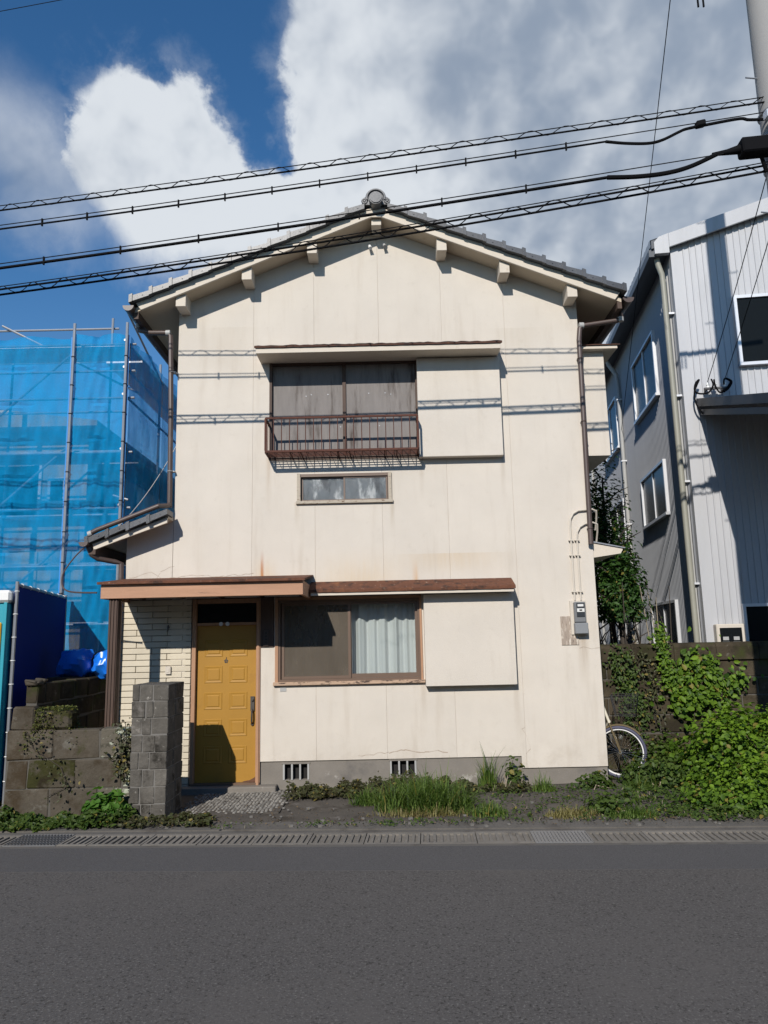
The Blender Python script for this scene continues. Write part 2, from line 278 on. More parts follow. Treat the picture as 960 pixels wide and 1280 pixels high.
# ------------------------------------------------------------------ mesh helpers
class MB:
    def __init__(s): s.v = []; s.f = []
    def add(s, vs, fs):
        o = len(s.v); s.v += [tuple(q) for q in vs]; s.f += [tuple(i+o for i in q) for q in fs]; return s
    def box(s, x0, x1, y0, y1, z0, z1):
        v = [(x0, y0, z0), (x1, y0, z0), (x1, y1, z0), (x0, y1, z0), (x0, y0, z1), (x1, y0, z1), (x1, y1, z1), (x0, y1, z1)]
        return s.add(v, [(0, 3, 2, 1), (4, 5, 6, 7), (0, 1, 5, 4), (1, 2, 6, 5), (2, 3, 7, 6), (3, 0, 4, 7)])
    def obox(s, c, e1, e2, e3):
        c, e1, e2, e3 = map(Vector, (c, e1, e2, e3))
        v = [c+a*e1+b*e2+d*e3 for d in (-1, 1) for a, b in ((-1, -1), (1, -1), (1, 1), (-1, 1))]
        return s.add(v, [(0, 3, 2, 1), (4, 5, 6, 7), (0, 1, 5, 4), (1, 2, 6, 5), (2, 3, 7, 6), (3, 0, 4, 7)])
    def prism_y(s, poly, y0, y1):       # polygon in xz, extruded along y
        n = len(poly); v = [(x, y0, z) for x, z in poly]+[(x, y1, z) for x, z in poly]
        return s.add(v, [tuple(range(n)), tuple(range(2*n-1, n-1, -1))]+[(i, i+n, (i+1) % n+n, (i+1) % n) for i in range(n)])
    def prism_x(s, poly, x0, x1):       # polygon in yz, extruded along x
        n = len(poly); v = [(x0, y, z) for y, z in poly]+[(x1, y, z) for y, z in poly]
        return s.add(v, [tuple(range(n-1, -1, -1)), tuple(range(n, 2*n))]+[(i, (i+1) % n, (i+1) % n+n, i+n) for i in range(n)])
    def prism_z(s, poly, z0, z1):
        n = len(poly); v = [(x, y, z0) for x, y in poly]+[(x, y, z1) for x, y in poly]
        return s.add(v, [tuple(range(n-1, -1, -1)), tuple(range(n, 2*n))]+[(i, (i+1) % n, (i+1) % n+n, i+n) for i in range(n)])
    def tube(s, path, r, n=8, caps=True):
        path = [Vector(p) for p in path]; m = len(path); rs = r if isinstance(r, (list, tuple)) else [r]*m
        vs = []; prev = None
        for i, p in enumerate(path):
            d = (path[min(i+1, m-1)]-path[max(i-1, 0)]).normalized()
            a = Vector((0, 0, 1)) if prev is None else prev
            if abs(a.dot(d)) > .95: a = Vector((1, 0, 0)) if abs(d.x) < .9 else Vector((0, 1, 0))
            e1 = (a-d*a.dot(d)).normalized(); e2 = d.cross(e1); prev = e1
            vs += [p+(e1*math.cos(2*math.pi*k/n)+e2*math.sin(2*math.pi*k/n))*rs[i] for k in range(n)]
        fs = [(i*n+k, i*n+(k+1) % n, (i+1)*n+(k+1) % n, (i+1)*n+k) for i in range(m-1) for k in range(n)]
        if caps: fs += [tuple(range(n-1, -1, -1)), tuple((m-1)*n+k for k in range(n))]
        return s.add(vs, fs)
    def ring(s, c, ax, R, r, n=40, m=8):
        c = Vector(c); ax = Vector(ax).normalized(); a = Vector((0, 0, 1))
        if abs(a.dot(ax)) > .9: a = Vector((1, 0, 0))
        e1 = (a-ax*a.dot(ax)).normalized(); e2 = ax.cross(e1); vs = []
        for i in range(n):
            t = 2*math.pi*i/n; d = e1*math.cos(t)+e2*math.sin(t)
            vs += [c+d*(R+r*math.cos(2*math.pi*k/m))+ax*(r*math.sin(2*math.pi*k/m)) for k in range(m)]
        return s.add(vs, [(i*m+k, ((i+1) % n)*m+k, ((i+1) % n)*m+(k+1) % m, i*m+(k+1) % m) for i in range(n) for k in range(m)])
    def disc(s, c, ax, R, t, n=20):
        c = Vector(c); ax = Vector(ax).normalized(); return s.tube([c-ax*t/2, c+ax*t/2], R, n)
    def mesh(s, name):
        me = bpy.data.meshes.new(name); me.from_pydata(s.v, [], s.f); me.update(); return me
    def build(s, name, m, parent=None, smooth=False, bevel=0.):
        return link(name, s.mesh(name), m, parent, smooth, bevel)

def world_loc(o):
    v = Vector((0, 0, 0))
    while o is not None: v += Vector(o.location); o = o.parent
    return v
ORIG = {}
def link(name, me, m, parent=None, smooth=False, bevel=0., loc=None):
    o = bpy.data.objects.new(name, me); COL.objects.link(o)
    if m is not None and not me.materials: me.materials.append(m)
    if smooth:
        me.polygons.foreach_set('use_smooth', [True]*len(me.polygons))
        try: me.set_sharp_from_angle(angle=math.radians(38))
        except Exception: pass
    if bevel:
        b = o.modifiers.new('bevel', 'BEVEL'); b.width = bevel; b.segments = 1; b.limit_method = 'ANGLE'; b.angle_limit = math.radians(50)
    p = Vector(loc) if loc is not None else Vector((0, 0, 0))
    pw = ORIG.get(parent.name, Vector((0, 0, 0))) if parent is not None else Vector((0, 0, 0))
    if parent is not None: o.parent = parent
    o.location = p-pw; ORIG[o.name] = p
    return o
def thing(name, label, cat, loc=(0, 0, 0), group=None):
    o = bpy.data.objects.new(name, None); COL.objects.link(o); o.location = loc; o.empty_display_size = .1
    ORIG[o.name] = Vector(loc); return tag(o, label, cat, group)
def tag(o, label, cat, group=None):
    o['label'] = label; o['category'] = cat
    if group: o['group'] = group
    return o
def struct(o): o['kind'] = 'structure'; return o
def stuff(o): o['kind'] = 'stuff'; return o

def bevbox_mesh(name, sx, sy, sz, bev=.006, jit=0.):
    """box centred at origin with chamfered edges, few triangles, shared by alike pieces"""
    hx, hy, hz = sx/2, sy/2, sz/2; b = bev
    vs = []; idx = {}
    for ix in (-1, 1):
        for iy in (-1, 1):
            for iz in (-1, 1):
                j = (random.uniform(-jit, jit), random.uniform(-jit, jit), random.uniform(-jit, jit))
                for a in range(3):
                    p = [ix*(hx-(b if a != 0 else 0)), iy*(hy-(b if a != 1 else 0)), iz*(hz-(b if a != 2 else 0))]
                    idx[(ix, iy, iz, a)] = len(vs); vs.append(tuple(q+w_ for q, w_ in zip(p, j)))
    F = []
    for a in range(3):
        o1, o2 = [(1, 2), (2, 0), (0, 1)][a]
        for s_ in (-1, 1):
            q = []
            for u_, v_ in ((-1, -1), (1, -1), (1, 1), (-1, 1)):
                k = [0, 0, 0]; k[a] = s_; k[o1] = u_; k[o2] = v_; q.append(idx[(*k, a)])
            F.append(tuple(q if s_ > 0 else q[::-1]))
    for a in range(3):      # edge chamfers
        o1, o2 = [(1, 2), (2, 0), (0, 1)][a]
        for s1 in (-1, 1):
            for s2 in (-1, 1):
                def g(sa, face):
                    k = [0, 0, 0]; k[a] = sa; k[o1] = s1; k[o2] = s2; return idx[(*k, face)]
                q = [g(-1, o1), g(1, o1), g(1, o2), g(-1, o2)]
                F.append(tuple(q if s1*s2 < 0 else q[::-1]))
    for ix in (-1, 1):
        for iy in (-1, 1):
            for iz in (-1, 1):
                q = [idx[(ix, iy, iz, a)] for a in range(3)]
                F.append(tuple(q if ix*iy*iz > 0 else q[::-1]))
    me = bpy.data.meshes.new(name); me.from_pydata(vs, [], F); me.update(); return me

def np_mesh(name, V, F, tint=None):
    V = np.asarray(V, np.float32); F = np.asarray(F, np.int32); k = F.shape[1]
    me = bpy.data.meshes.new(name); me.vertices.add(len(V)); me.vertices.foreach_set('co', V.ravel())
    me.loops.add(F.size); me.loops.foreach_set('vertex_index', F.ravel())
    me.polygons.add(len(F)); me.polygons.foreach_set('loop_start', np.arange(0, F.size, k, dtype=np.int32))
    me.update(calc_edges=True)
    if tint is not None:
        at = me.attributes.new('tint', 'FLOAT', 'FACE'); at.data.foreach_set('value', np.asarray(tint, np.float32))
    me.validate(); return me
def leaves(P, N, size, name='foliage', aspect=.62, fold=.25, tint=None, droop=.0):
    """leaf blades at points P facing N: two-sided folded blades of six vertices each"""
    n = len(P); N = N/np.linalg.norm(N, axis=1, keepdims=True)
    A = RNG.normal(size=(n, 3)); A[:, 2] -= droop; A -= N*(A*N).sum(1, keepdims=True); A /= np.linalg.norm(A, axis=1, keepdims=True)
    B = np.cross(N, A); s = (size*RNG.uniform(.42, 1.45, n))[:, None]
    w_ = s*aspect*.5
    tip = P+A*s*.55-N*s*.12; base = P-A*s*.45
    l1 = P+A*s*.12+B*w_+N*s*fold*.5; r1 = P+A*s*.12-B*w_+N*s*fold*.5
    l0 = P-A*s*.28+B*w_*.75+N*s*fold*.4; r0 = P-A*s*.28-B*w_*.75+N*s*fold*.4
    V = np.stack([base, l0, l1, tip, r1, r0], 1).reshape(-1, 3); k = np.arange(n)[:, None]*6
    F = np.concatenate([k+np.array([[0, 3, 2, 1]]), k+np.array([[0, 5, 4, 3]])], 1).reshape(-1, 4)
    t = RNG.uniform(0, 1, n) if tint is None else np.clip(tint+RNG.normal(0, .22, n), 0, 1)
    return np_mesh(name, V, F, np.repeat(t, 2))
def blades(P, H, lean, name='blade', width=.006, tint=None, ns=4):
    """grass blades: tapered strips that curve over"""
    n = len(P); th = RNG.uniform(0, 2*np.pi, n); D = np.stack([np.cos(th), np.sin(th), np.zeros(n)], 1); S = np.stack([-np.sin(th), np.cos(th), np.zeros(n)], 1)
    L = lean*RNG.uniform(.2, 1.2, n); V = []
    for i in range(ns+1):
        u = i/ns; c = P+D*(L*H*u**1.8)[:, None]+np.array([0, 0, 1.])*(H*(u-.35*L*u**2.4))[:, None]
        wd = (width*(1-u)**.6+.0004); V += [c-S*wd, c+S*wd]
    V = np.stack(V, 1).reshape(-1, 3); k = np.arange(n)[:, None]*(2*(ns+1)); F = []
    for i in range(ns): F.append(k+np.array([[2*i, 2*i+1, 2*i+3, 2*i+2]]))
    F = np.concatenate(F, 1).reshape(-1, 4); t = RNG.uniform(0, 1, n) if tint is None else np.clip(tint+RNG.normal(0, .2, n), 0, 1)
    return np_mesh(name, V, F, np.repeat(t, ns))
def dome_points(n, c, r, flat=1.0, shell=.45, lumps=9, seed=0):
    """points through a lumpy dome volume + outward normals"""
    g = np.random.default_rng(seed); r = np.array(r, float); c = np.array(c, float)
    LC = g.normal(size=(lumps, 3)); LC /= np.linalg.norm(LC, axis=1, keepdims=True); LC[:, 2] = np.abs(LC[:, 2])*flat
    LR = g.uniform(.35, .6, lumps); k = g.integers(0, lumps, n)
    d = g.normal(size=(n, 3)); d /= np.linalg.norm(d, axis=1, keepdims=True)
    rad = g.uniform(0, 1, n)**shell
    q = LC[k]*.62+d*(LR[k]*rad)[:, None]
    P = c+q*r; N = d*.6+q*.5+np.array([0, -.1, .55])+g.normal(size=(n, 3))*.35
    keep = P[:, 2] > c[2]-.0*r[2]; return P[keep], N[keep]
# ------------------------------------------------------------------ THE GROUND
RA = -math.atan(.057); RC, RS = math.cos(RA), math.sin(RA); RO = (0.0, -2.36)
def rd(s, t, z=0.): return (RO[0]+s*RC-t*RS, RO[1]+s*RS+t*RC, z)
def rd_sheet(s0, s1, t0, t1, z0, z1, name, m):
    b = MB(); v = [rd(s, t, z) for z in (z0, z1) for s, t in ((s0, t0), (s1, t0), (s1, t1), (s0, t1))]
    b.add(v, [(0, 3, 2, 1), (4, 5, 6, 7), (0, 1, 5, 4), (1, 2, 6, 5), (2, 3, 7, 6), (3, 0, 4, 7)]); return b.build(name, m)
g = MB()
for t0, t1 in ((-600, -.215), (.215, 600)): g.add([rd(-600, t0, -.03), rd(600, t0, -.03), rd(600, t1, -.03), rd(-600, t1, -.03)], [(0, 1, 2, 3)])
struct(g.build('ground', M_soil))
struct(rd_sheet(-60, 60, -9.5, -.30, -.02, 0.0, 'road', M_asphalt))
struct(rd_sheet(-60, 60, -1.02, -.302, -.012, 0.0025, 'road_edge_strip', M_asphalt2))
struct(rd_sheet(-60, 60, -13.0, -9.5, -.02, 0.10, 'far_pavement', M_kerbc))
struct(rd_sheet(-60, 60, .30, .60, -.02, 0.012, 'kerb', M_kerbc))
# apron: uneven worn concrete in front of the house
def apron():
    nx, ny = 90, 26; V = []; F = []
    for j in range(ny+1):
        for i in range(nx+1):
            x = -4.6+9.9*i/nx; yb = rd(x, .595)[1]; y = yb+(0.25-yb)*j/ny
            h = .010+.012*math.sin(3.1*x+1.3*y)*math.sin(2.2*y+.7)+random.uniform(-.004, .004)
            if j in (0, ny): h = .004
            V.append((x, y, h))
    for j in range(ny):
        for i in range(nx):
            a = j*(nx+1)+i; F.append((a, a+1, a+nx+2, a+nx+1))
    me = bpy.data.meshes.new('apron'); me.from_pydata(V, [], F); me.update()
    return link('apron', me, M_apron, smooth=True)
struct(apron())
# drain: channel with one cover after another
ch = MB()
for t0, t1 in ((-.30, -.212), (.212, .30)):
    v = [rd(s, t, z) for z in (-.4, -.002) for s, t in ((-60, t0), (60, t0), (60, t1), (-60, t1))]
    ch.add(v, [(0, 3, 2, 1), (4, 5, 6, 7), (0, 1, 5, 4), (1, 2, 6, 5), (2, 3, 7, 6), (3, 0, 4, 7)])
v = [rd(s, t, z) for z in (-.46, -.36) for s, t in ((-60, -.3), (60, -.3), (60, .3), (-60, .3))]
ch.add(v, [(4, 5, 6, 7)])
gutter = struct(ch.build('gutter', M_kerbc))
def cover_mesh(L):
    b = MB(); hw = .205; z0, z1 = -.06, .0; hl = L/2-.004
    b.box(-hl, hl, -hw, -hw+.055, z0, z1); b.box(-hl, hl, hw-.055, hw, z0, z1)
    n = max(4, int(round(L/.062))); p = 2*hl/n
    for i in range(n+1):
        x = -hl+p*i; w_ = .013 if 0 < i < n else .024
        b.box(max(-hl, x-w_), min(hl, x+w_), -hw+.055, hw-.055, z0, z1-.001)
    b.box(-hl+.01, hl-.01, -hw+.056, hw-.056, z0+.002, -.016)
    me = b.mesh('gutter_cover'); me.materials.append(M_cover); return me
def grate_mesh(L):
    b = MB(); hw = .205; hl = L/2-.004
    b.box(-hl, hl, -hw, -hw+.012, -.03, .003); b.box(-hl, hl, hw-.012, hw, -.03, .003)
    n = 16
    for i in range(n+1): x = -hl+2*hl*i/n; b.box(x-.004, x+.004, -hw+.012, hw-.012, -.03, .003)
    for j in range(1, 6): y = -hw+2*hw*j/6; b.box(-hl, hl, y-.004, y+.004, -.026, -.002)
    me = b.mesh('gutter_grate'); me.materials.append(M_grate); return me
cm = cover_mesh(.525); cs = cover_mesh(.30); gm = grate_mesh(.525)
def put_cover(s, me, nm):
    o = link(nm, me, None, gutter, loc=rd(s, 0, random.uniform(-.004, .002))); o.rotation_euler = (random.uniform(-.004, .004), random.uniform(-.004, .004), RA)
for k in range(-5, 14):
    s0 = -.245+.525*k
    put_cover(s0+.2625, gm if k == 3 else cm, 'drain_grate' if k == 3 else 'gutter_cover')
sL = -.245-.525*5; put_cover(sL-.15, cs, 'gutter_cover'); put_cover(sL-.30-.2625, gm, 'drain_grate')
for k in range(4): put_cover(sL-.30-.525-.2625-.525*k, cm, 'gutter_cover')
# pebble mosaic at the entrance
pm = MB(); Vp = []; Fp = []; Tp = []
for j in range(26):
    for i in range(28):
        x = -2.36+i*.043+random.uniform(-.006, .006); y = -.06-j*.048+random.uniform(-.006, .006)
        if y < rd(x, .62)[1]: continue
        edge = min(x+2.38, -1.19-x, y-(-1.32+.10*math.sin(x*9)))
        if edge < .16 and random.random() > edge/.16+.12: continue
        r = .019; o = len(Vp); n = 6; a0 = random.random()
        for rr, zz in ((r, .016), (r*.6, .0275)):
            for k in range(n): Vp.append((x+rr*math.cos(a0+k*2*math.pi/n), y+rr*math.sin(a0+k*2*math.pi/n), zz))
        for k in range(n): Fp.append((o+k, o+(k+1) % n, o+n+(k+1) % n, o+n+k)); Tp.append(0)
        Fp.append(tuple(o+n+k for k in range(n))); Tp.append(0)
me = bpy.data.meshes.new('pebble_mosaic'); me.from_pydata(Vp, [], Fp); me.update()
at = me.attributes.new('tint', 'FLOAT', 'FACE'); at.data.foreach_set('value', np.repeat(RNG.uniform(0, 1, len(Fp)//7), 7).astype(np.float32))
bd = MB().box(-2.36, -1.22, -1.26, -.02, -.02, .016).build('entrance_paving', M_apron); struct(bd)
stuff(link('pebbles', me, M_pebble, bd, smooth=True))
struct(MB().box(-2.62, -1.42, -.16, .3, -.02, .085).build('doorstep', M_conc, bevel=.01))

# ------------------------------------------------------------------ THE HOUSE
H = thing('stucco_house', 'cream two-storey stucco house with gabled tile roof and ochre front door', 'house', (0, 0, 0))
SL = .412
def gz(x): return 7.70-SL*abs(x+.02)          # top of the front wall under the roof
OPEN = [(-1.545, .495, 4.285, 5.70), (-1.155, .10, 3.70, 4.085), (-1.455, .462, 1.31, 2.44), (-2.62, -1.47, -.2, 2.44), (-1.72, -1.40, -.2, .362)]
core = MB()      # the other walls, and the inner lining that closes the building
for xw, s_ in ((-2.82, 1), (2.77, -1)):
    a, b_ = (xw, xw+.1) if s_ > 0 else (xw-.1, xw)
    core.box(a, b_, .10, 8.0, 0.0, 6.55)
core.prism_y([(-2.82, 0), (2.77, 0), (2.77, 6.5), (-.02, 7.66), (-2.82, 6.5)], 7.9, 8.0)
core.box(-3.44, -3.36, .30, 8.0, 0, 3.22); core.box(-3.44, -2.82, 7.8, 7.9, 0, 3.2)
wall = core.build('wall', M_wall, H)
SEAMS = [-2.82, -1.77, -.925, -.02, .862, 1.742, 2.77]
def wall_strip(x0, x1, zb, zt, opens, first=False, last=False):
    """one panel of the front wall with its openings and v-jointed edges"""
    xs = sorted({x0, x1, *[o for q in opens for o in q[:2] if x0 < o < x1]})
    xs = sorted(set(xs) | ({1.68} if x0 < 1.68 < x1 else set()))
    zs = sorted({o for q in opens for o in q[2:]} | {.216, .362})
    b = MB(); yb = .11; g_ = .0035
    def inside(x, z):
        if z < (.362 if x < 1.68 else .216): return True
        return any(q[0]-1e-6 < x < q[1]+1e-6 and q[2] < z < q[3] for q in opens)
    for i in range(len(xs)-1):
        xa, xb = xs[i], xs[i+1]
        zl = [z for z in zs if zb < z < min(zt(xa), zt(xb))-.01]; zl = [zb]+zl
        cells = [(zl[k], zl[k+1] if k+1 < len(zl) else None) for k in range(len(zl))]
        fa = xa+(g_ if xa == x0 else 0); fb = xb-(g_ if xb == x1 else 0)
        for za, zc in cells:
            top = zc is None
            zm = za+.004 if top else (za+zc)/2
            if inside((xa+xb)/2, zm): continue
            ta, tb = (zt(xa), zt(xb)) if top else (zc, zc)
            b.add([(fa, 0, za), (fb, 0, za), (fb, 0, tb), (fa, 0, ta)], [(0, 1, 2, 3)])
            if xa == x0: b.add([(xa, .005, za), (fa, 0, za), (fa, 0, ta), (xa, .005, ta), (xa, yb, za), (xa, yb, ta)], [(0, 1, 2, 3), (4, 0, 3, 5)])
            elif inside(xa-.01, zm): b.add([(xa, yb, za), (xa, 0, za), (xa, 0, ta), (xa, yb, ta)], [(0, 1, 2, 3)])
            if xb == x1: b.add([(fb, 0, za), (xb, .005, za), (xb, .005, tb), (fb, 0, tb), (xb, yb, za), (xb, yb, tb)], [(0, 1, 2, 3), (1, 4, 5, 2)])
            elif inside(xb+.01, zm): b.add([(xb, 0, za), (xb, yb, za), (xb, yb, tb), (xb, 0, tb)], [(0, 1, 2, 3)])
            if not top and inside((xa+xb)/2, zc+.01): b.add([(xa, 0, zc), (xb, 0, zc), (xb, yb, zc), (xa, yb, zc)], [(0, 1, 2, 3)])
            if za == zb or inside((xa+xb)/2, za-.01): b.add([(xa, yb, za), (xb, yb, za), (xb, 0, za), (xa, 0, za)], [(0, 1, 2, 3)])
            b.add([(xa, yb, za), (xb, yb, za), (xb, yb, tb), (xa, yb, ta)], [(3, 2, 1, 0)])
    return b.build('wall_panel', M_wall, wall)
for i in range(6):
    if i == 2:
        for lo, hi in ((.0, 1.31), (2.44, 3.70), (4.085, 4.285), (5.70, 99)): wall_strip(SEAMS[i], SEAMS[i+1], .0, gz, OPEN+[(-9, 9, -1, lo), (-9, 9, hi, 100)])
    else: wall_strip(SEAMS[i], SEAMS[i+1], .0, gz, OPEN)
wall_strip(-3.44, -2.823, 2.44, lambda x: 3.60+.335*(x+2.82), [])
# hairline cracks in the render
def crack(pts, wd=.0035):
    b = MB(); q = [(x, z) for x, z in pts]
    for (xa, za), (xb, zb) in zip(q, q[1:]):
        n = max(2, int(abs(xb-xa)/.05)); P = []
        for k in range(n+1): u = k/n; P.append((xa+(xb-xa)*u+random.uniform(-.006, .006), za+(zb-za)*u+random.uniform(-.012, .012)))
        for (a, c), (d, e) in zip(P, P[1:]):
            w_ = wd*random.uniform(.4, 1.2); b.add([(a, -.0015, c-w_), (d, -.0015, e-w_), (d, -.0015, e+w_), (a, -.0015, c+w_)], [(0, 1, 2, 3)])
    return b.build('crack', M_crack, wall)
M_crack = mat('crack_beige', (.36, .29, .23), .95, .1)  # dark beige strips drawn as cracks
crack([(-3.40, 2.72), (-3.1, 2.80), (-2.95, 2.70), (-2.60, 2.74), (-2.1, 2.73), (-1.75, 2.76)]); crack([(-3.05, 2.66), (-2.98, 2.80), (-2.8, 2.88)])
crack([(.0, .44), (.2, .47), (.45, .43), (.62, .46), (.74, .42)], .005); crack([(-.4, .41), (0, .44)]); crack([(2.5, 1.70), (2.76, 1.68)], .003)
crack([(1.74, .72), (1.70, .70), (1.76, .60), (1.80, .45), (1.74, .38)], .004)

# foundation and its vents
fnd = MB()
VENT = [(-1.355, -1.02, .13, .338), (.005, .342, .155, .350)]
xs = [-1.645, -1.355, -1.02, .005, .342, 1.68]
for a, b_ in zip(xs, xs[1:]):
    vv = [q for q in VENT if q[0] == a]
    if vv: fnd.box(a, b_, .02, .14, -.1, vv[0][2]); fnd.box(a, b_, .02, .14, vv[0][3], .361)
    else: fnd.box(a, b_, .02, .14, -.1, .361)
fnd.box(1.68, 2.765, .022, .14, -.1, .215)
fo = fnd.build('foundation', M_conc, H)
for q in VENT:
    vb = MB().box(q[0], q[1], .10, .13, q[2], q[3]).build('vent', M_black, H)
    for i in range(4):
        x = q[0]+.012+(q[1]-q[0]-.024)*i/3; MB().box(x-.011, x+.011, .012, .045, q[2], q[3]).build('vent_bar', M_grey_pipe, vb)
    MB().box(q[0]-.012, q[1]+.012, .010, .04, q[3]-.016, q[3]+.004).build('vent_frame', M_conc, vb)

# roof -------------------------------------------------------------------
YF, YB = -.35, 8.35
rf = MB()
for s_ in (-1, 1):
    def X(a, s_=s_): return -.02+s_*a
    p = [(X(0), 7.755), (X(3.32), 7.755-SL*3.32), (X(3.32), 7.69-SL*3.32), (X(0), 7.69)]
    if s_ > 0: p = p[::-1]
    rf.prism_y(p, YF+.04, YB)
roof = rf.build('roof', M_soffit, H)
tl = MB()
for s_ in (-1, 1):                                    # wavy tile field over the deck
    V = []; ny = 200; na = 13
    for k in range(na):
        for e in (0, 1):
            a = .12+k*.256+e*.256
            for j in range(ny+1):
                y = YF+.06+(YB-YF-.06)*j/ny
                V.append((-.02+s_*a, y, 7.80-SL*a+(.03 if e else 0)+.020*math.sin(y*2*math.pi/.27)))
    n = ny+1; F = [(r*n+j, r*n+j+1, (r+1)*n+j+1, (r+1)*n+j) for r in range(na*2-1) for j in range(ny)]
    if s_ < 0: F = [f[::-1] for f in F]
    tl.add(V, F)
stuff(tl.build('roof_tiles', M_tile, roof, smooth=True))
def bez_(pts, n=8):
    pts = [Vector(p) for p in pts]; out = []
    for i in range(len(pts)-1):
        p0, p1, p2, p3 = pts[max(i-1, 0)], pts[i], pts[i+1], pts[min(i+2, len(pts)-1)]
        for k in range(n):
            t = k/n; out.append(.5*((2*p1)+(-p0+p2)*t+(2*p0-5*p1+4*p2-p3)*t*t+(-p0+3*p1-3*p2+p3)*t**3))
    return out+[pts[-1]]
def barge(s_):
    x1 = 3.215; X = lambda a: -.02+s_*a
    p = [(X(0), 7.672), (X(x1+.01), 7.672-SL*(x1+.01)), (X(x1+.085), 7.805-SL*(x1+.085)), (X(0), 7.815)]
    if s_ < 0: p = p[::-1]
    return MB().prism_y(p, YF, YF+.038).build('bargeboard', M_trim, roof, bevel=.004)
barge(-1); barge(1)
MB().prism_y([(-.085, 7.64), (.045, 7.64), (.045, 7.77), (-.02, 7.80), (-.085, 7.77)], YF-.008, YF+.02).build('barge_joint_cover', M_trim, roof)
# verge tiles, stepped down both slopes
def verge_mesh(s_, L=.262, hgt=.090):
    b = MB(); y0, y1 = -.105, .16
    t = .018   # each tile tilts up at its tail
    def sec(a): return (s_*a, -SL*a)
    p = [(s_*0, 0), (s_*L, -SL*L+t), (s_*L, -SL*L+t+hgt*.93), (0, hgt*.80)]
    if s_ < 0: p = p[::-1]
    b.prism_y(p, y0, y1)
    lp = [(s_*(L-.036), -SL*(L-.036)+t-.012), (s_*(L+.010), -SL*(L+.010)+t-.012), (s_*(L+.010), -SL*(L+.010)+t+hgt+.012), (s_*(L-.036), -SL*(L-.036)+t+hgt+.012)]
    if s_ < 0: lp = lp[::-1]
    b.prism_y(lp, y0-.012, y1)
    b.disc((s_*L*.35, y0-.004, -SL*L*.35+hgt*.5), (0, 1, 0), .008, .008, 8)
    me = b.mesh('verge_tile'); me.materials.append(M_tile); return me
for s_ in (-1, 1):
    vm = verge_mesh(s_)
    for k in range(12):
        a = .16+k*.2665
        o = link('verge_tile', vm, None, roof, loc=(-.02+s_*a, YF+.02, 7.790-SL*a+random.uniform(-.003, .003))); o.rotation_euler.y = random.uniform(-.008, .008)
# ridge tiles and end ornament
rm = MB(); ring = [(.105*math.cos(t), .095*math.sin(t)) for t in [math.pi*k/8 for k in range(9)]]
rm.prism_y([(-.115, -.06)]+[(x, z) for x, z in ring[::-1]]+[(.115, -.06)], 0, .27); rm_me = rm.mesh('ridge_tile'); rm_me.materials.append(M_tile)
for k in range(31): link('ridge_tile', rm_me, None, roof, loc=(-.02, YF+.09+k*.275, 7.86))
orn = MB()
arch = [(.185, 7.80), (.195, 7.86), (.172, 7.90), (.13, 7.925), (.108, 7.985), (.06, 8.03), (0, 8.045)]
pts = [(-.02+x, z) for x, z in arch]+[(-.02-x, z) for x, z in arch[-2::-1]]
orn.prism_y(pts, YF-.05, YF+.09)
for R_, r_ in ((.125, .017), (.085, .012)):
    orn.tube([(-.02+R_*math.cos(t), YF-.062, 7.895+R_*math.sin(t)) for t in [math.pi*(-.08+1.16*k/14) for k in range(15)]], r_, 6)
for s_ in (-1, 1): orn.ring((-.02+s_*.158, YF-.055, 7.85), (0, 1, 0), .032, .013, 12, 6); orn.disc((-.02+s_*.158, YF-.05, 7.85), (0, 1, 0), .014, .04, 8)
orn.obox((-.02, YF-.06, 7.965), (.022, 0, 0), (0, .012, 0), (0, 0, .022))
ob = orn.build('ridge_end_tile', M_tile, roof, smooth=True)
MB().disc((-.02, YF-.10, 7.835), (0, 1, 0), .092, .12, 28).disc((-.02, YF-.163, 7.835), (0, 1, 0), .078, .02, 28).build('ridge_end_disc', M_tile, ob, smooth=True)
# purlin ends under the verge
for px in (-2.72, -1.82, -.92, -.02, .88, 1.735, 2.645):
    zt = 7.690-SL*abs(px+.02); zz = zt-.15-(.02 if abs(px) > .5 else -.01)
    b = MB(); p = [(px-.068, zt+(SL*.068 if px < -.1 else (-.0 if abs(px) < .1 else SL*.068))-SL*.068*(2 if px < -.1 else 0)), (px+.068, zt-SL*.068 if px > .1 else zt+(SL*.068 if px < -.1 else 0)), (px+.068, zz), (px-.068, zz)]
    b.prism_y(p[::-1], -.30, .0); b.build('purlin_end', M_trim, roof, bevel=.004)
# eave gutters
def half_pipe(path, r, n=9):
    path = [Vector(p) for p in path]; b = MB(); V = []
    for p in path:
        for rr in (r, r-.006): V += [(p.x+rr*math.cos(t), p.y, p.z+rr*math.sin(t)) for t in [math.pi+math.pi*k/n for k in range(n+1)]]
    m = n+1; st = 2*m; F = []
    for i in range(len(path)-1):
        for k in range(n):
            a = i*st+k; F.append((a, a+1, a+st+1, a+st)); a += m; F.append((a, a+st, a+st+1, a+1))
        for k in (0, n): a = i*st+k; F.append((a, a+st, a+st+m, a+m))
    for i in (0, len(path)-1):
        for k in range(n): a = i*st+k; F.append((a, a+m, a+m+1, a+1))
        F.append(tuple(i*st+m+k for k in range(m)))
    b.add(V, F); return b
half_pipe([(-3.40, YF-.06, 6.385), (-3.40, 8.3, 6.355)], .075).build('eave_gutter', M_brown, roof, smooth=True)
half_pipe([(3.39, YF-.0, 6.375), (3.39, 8.3, 6.345)], .075).build('eave_gutter', M_brown, roof, smooth=True)
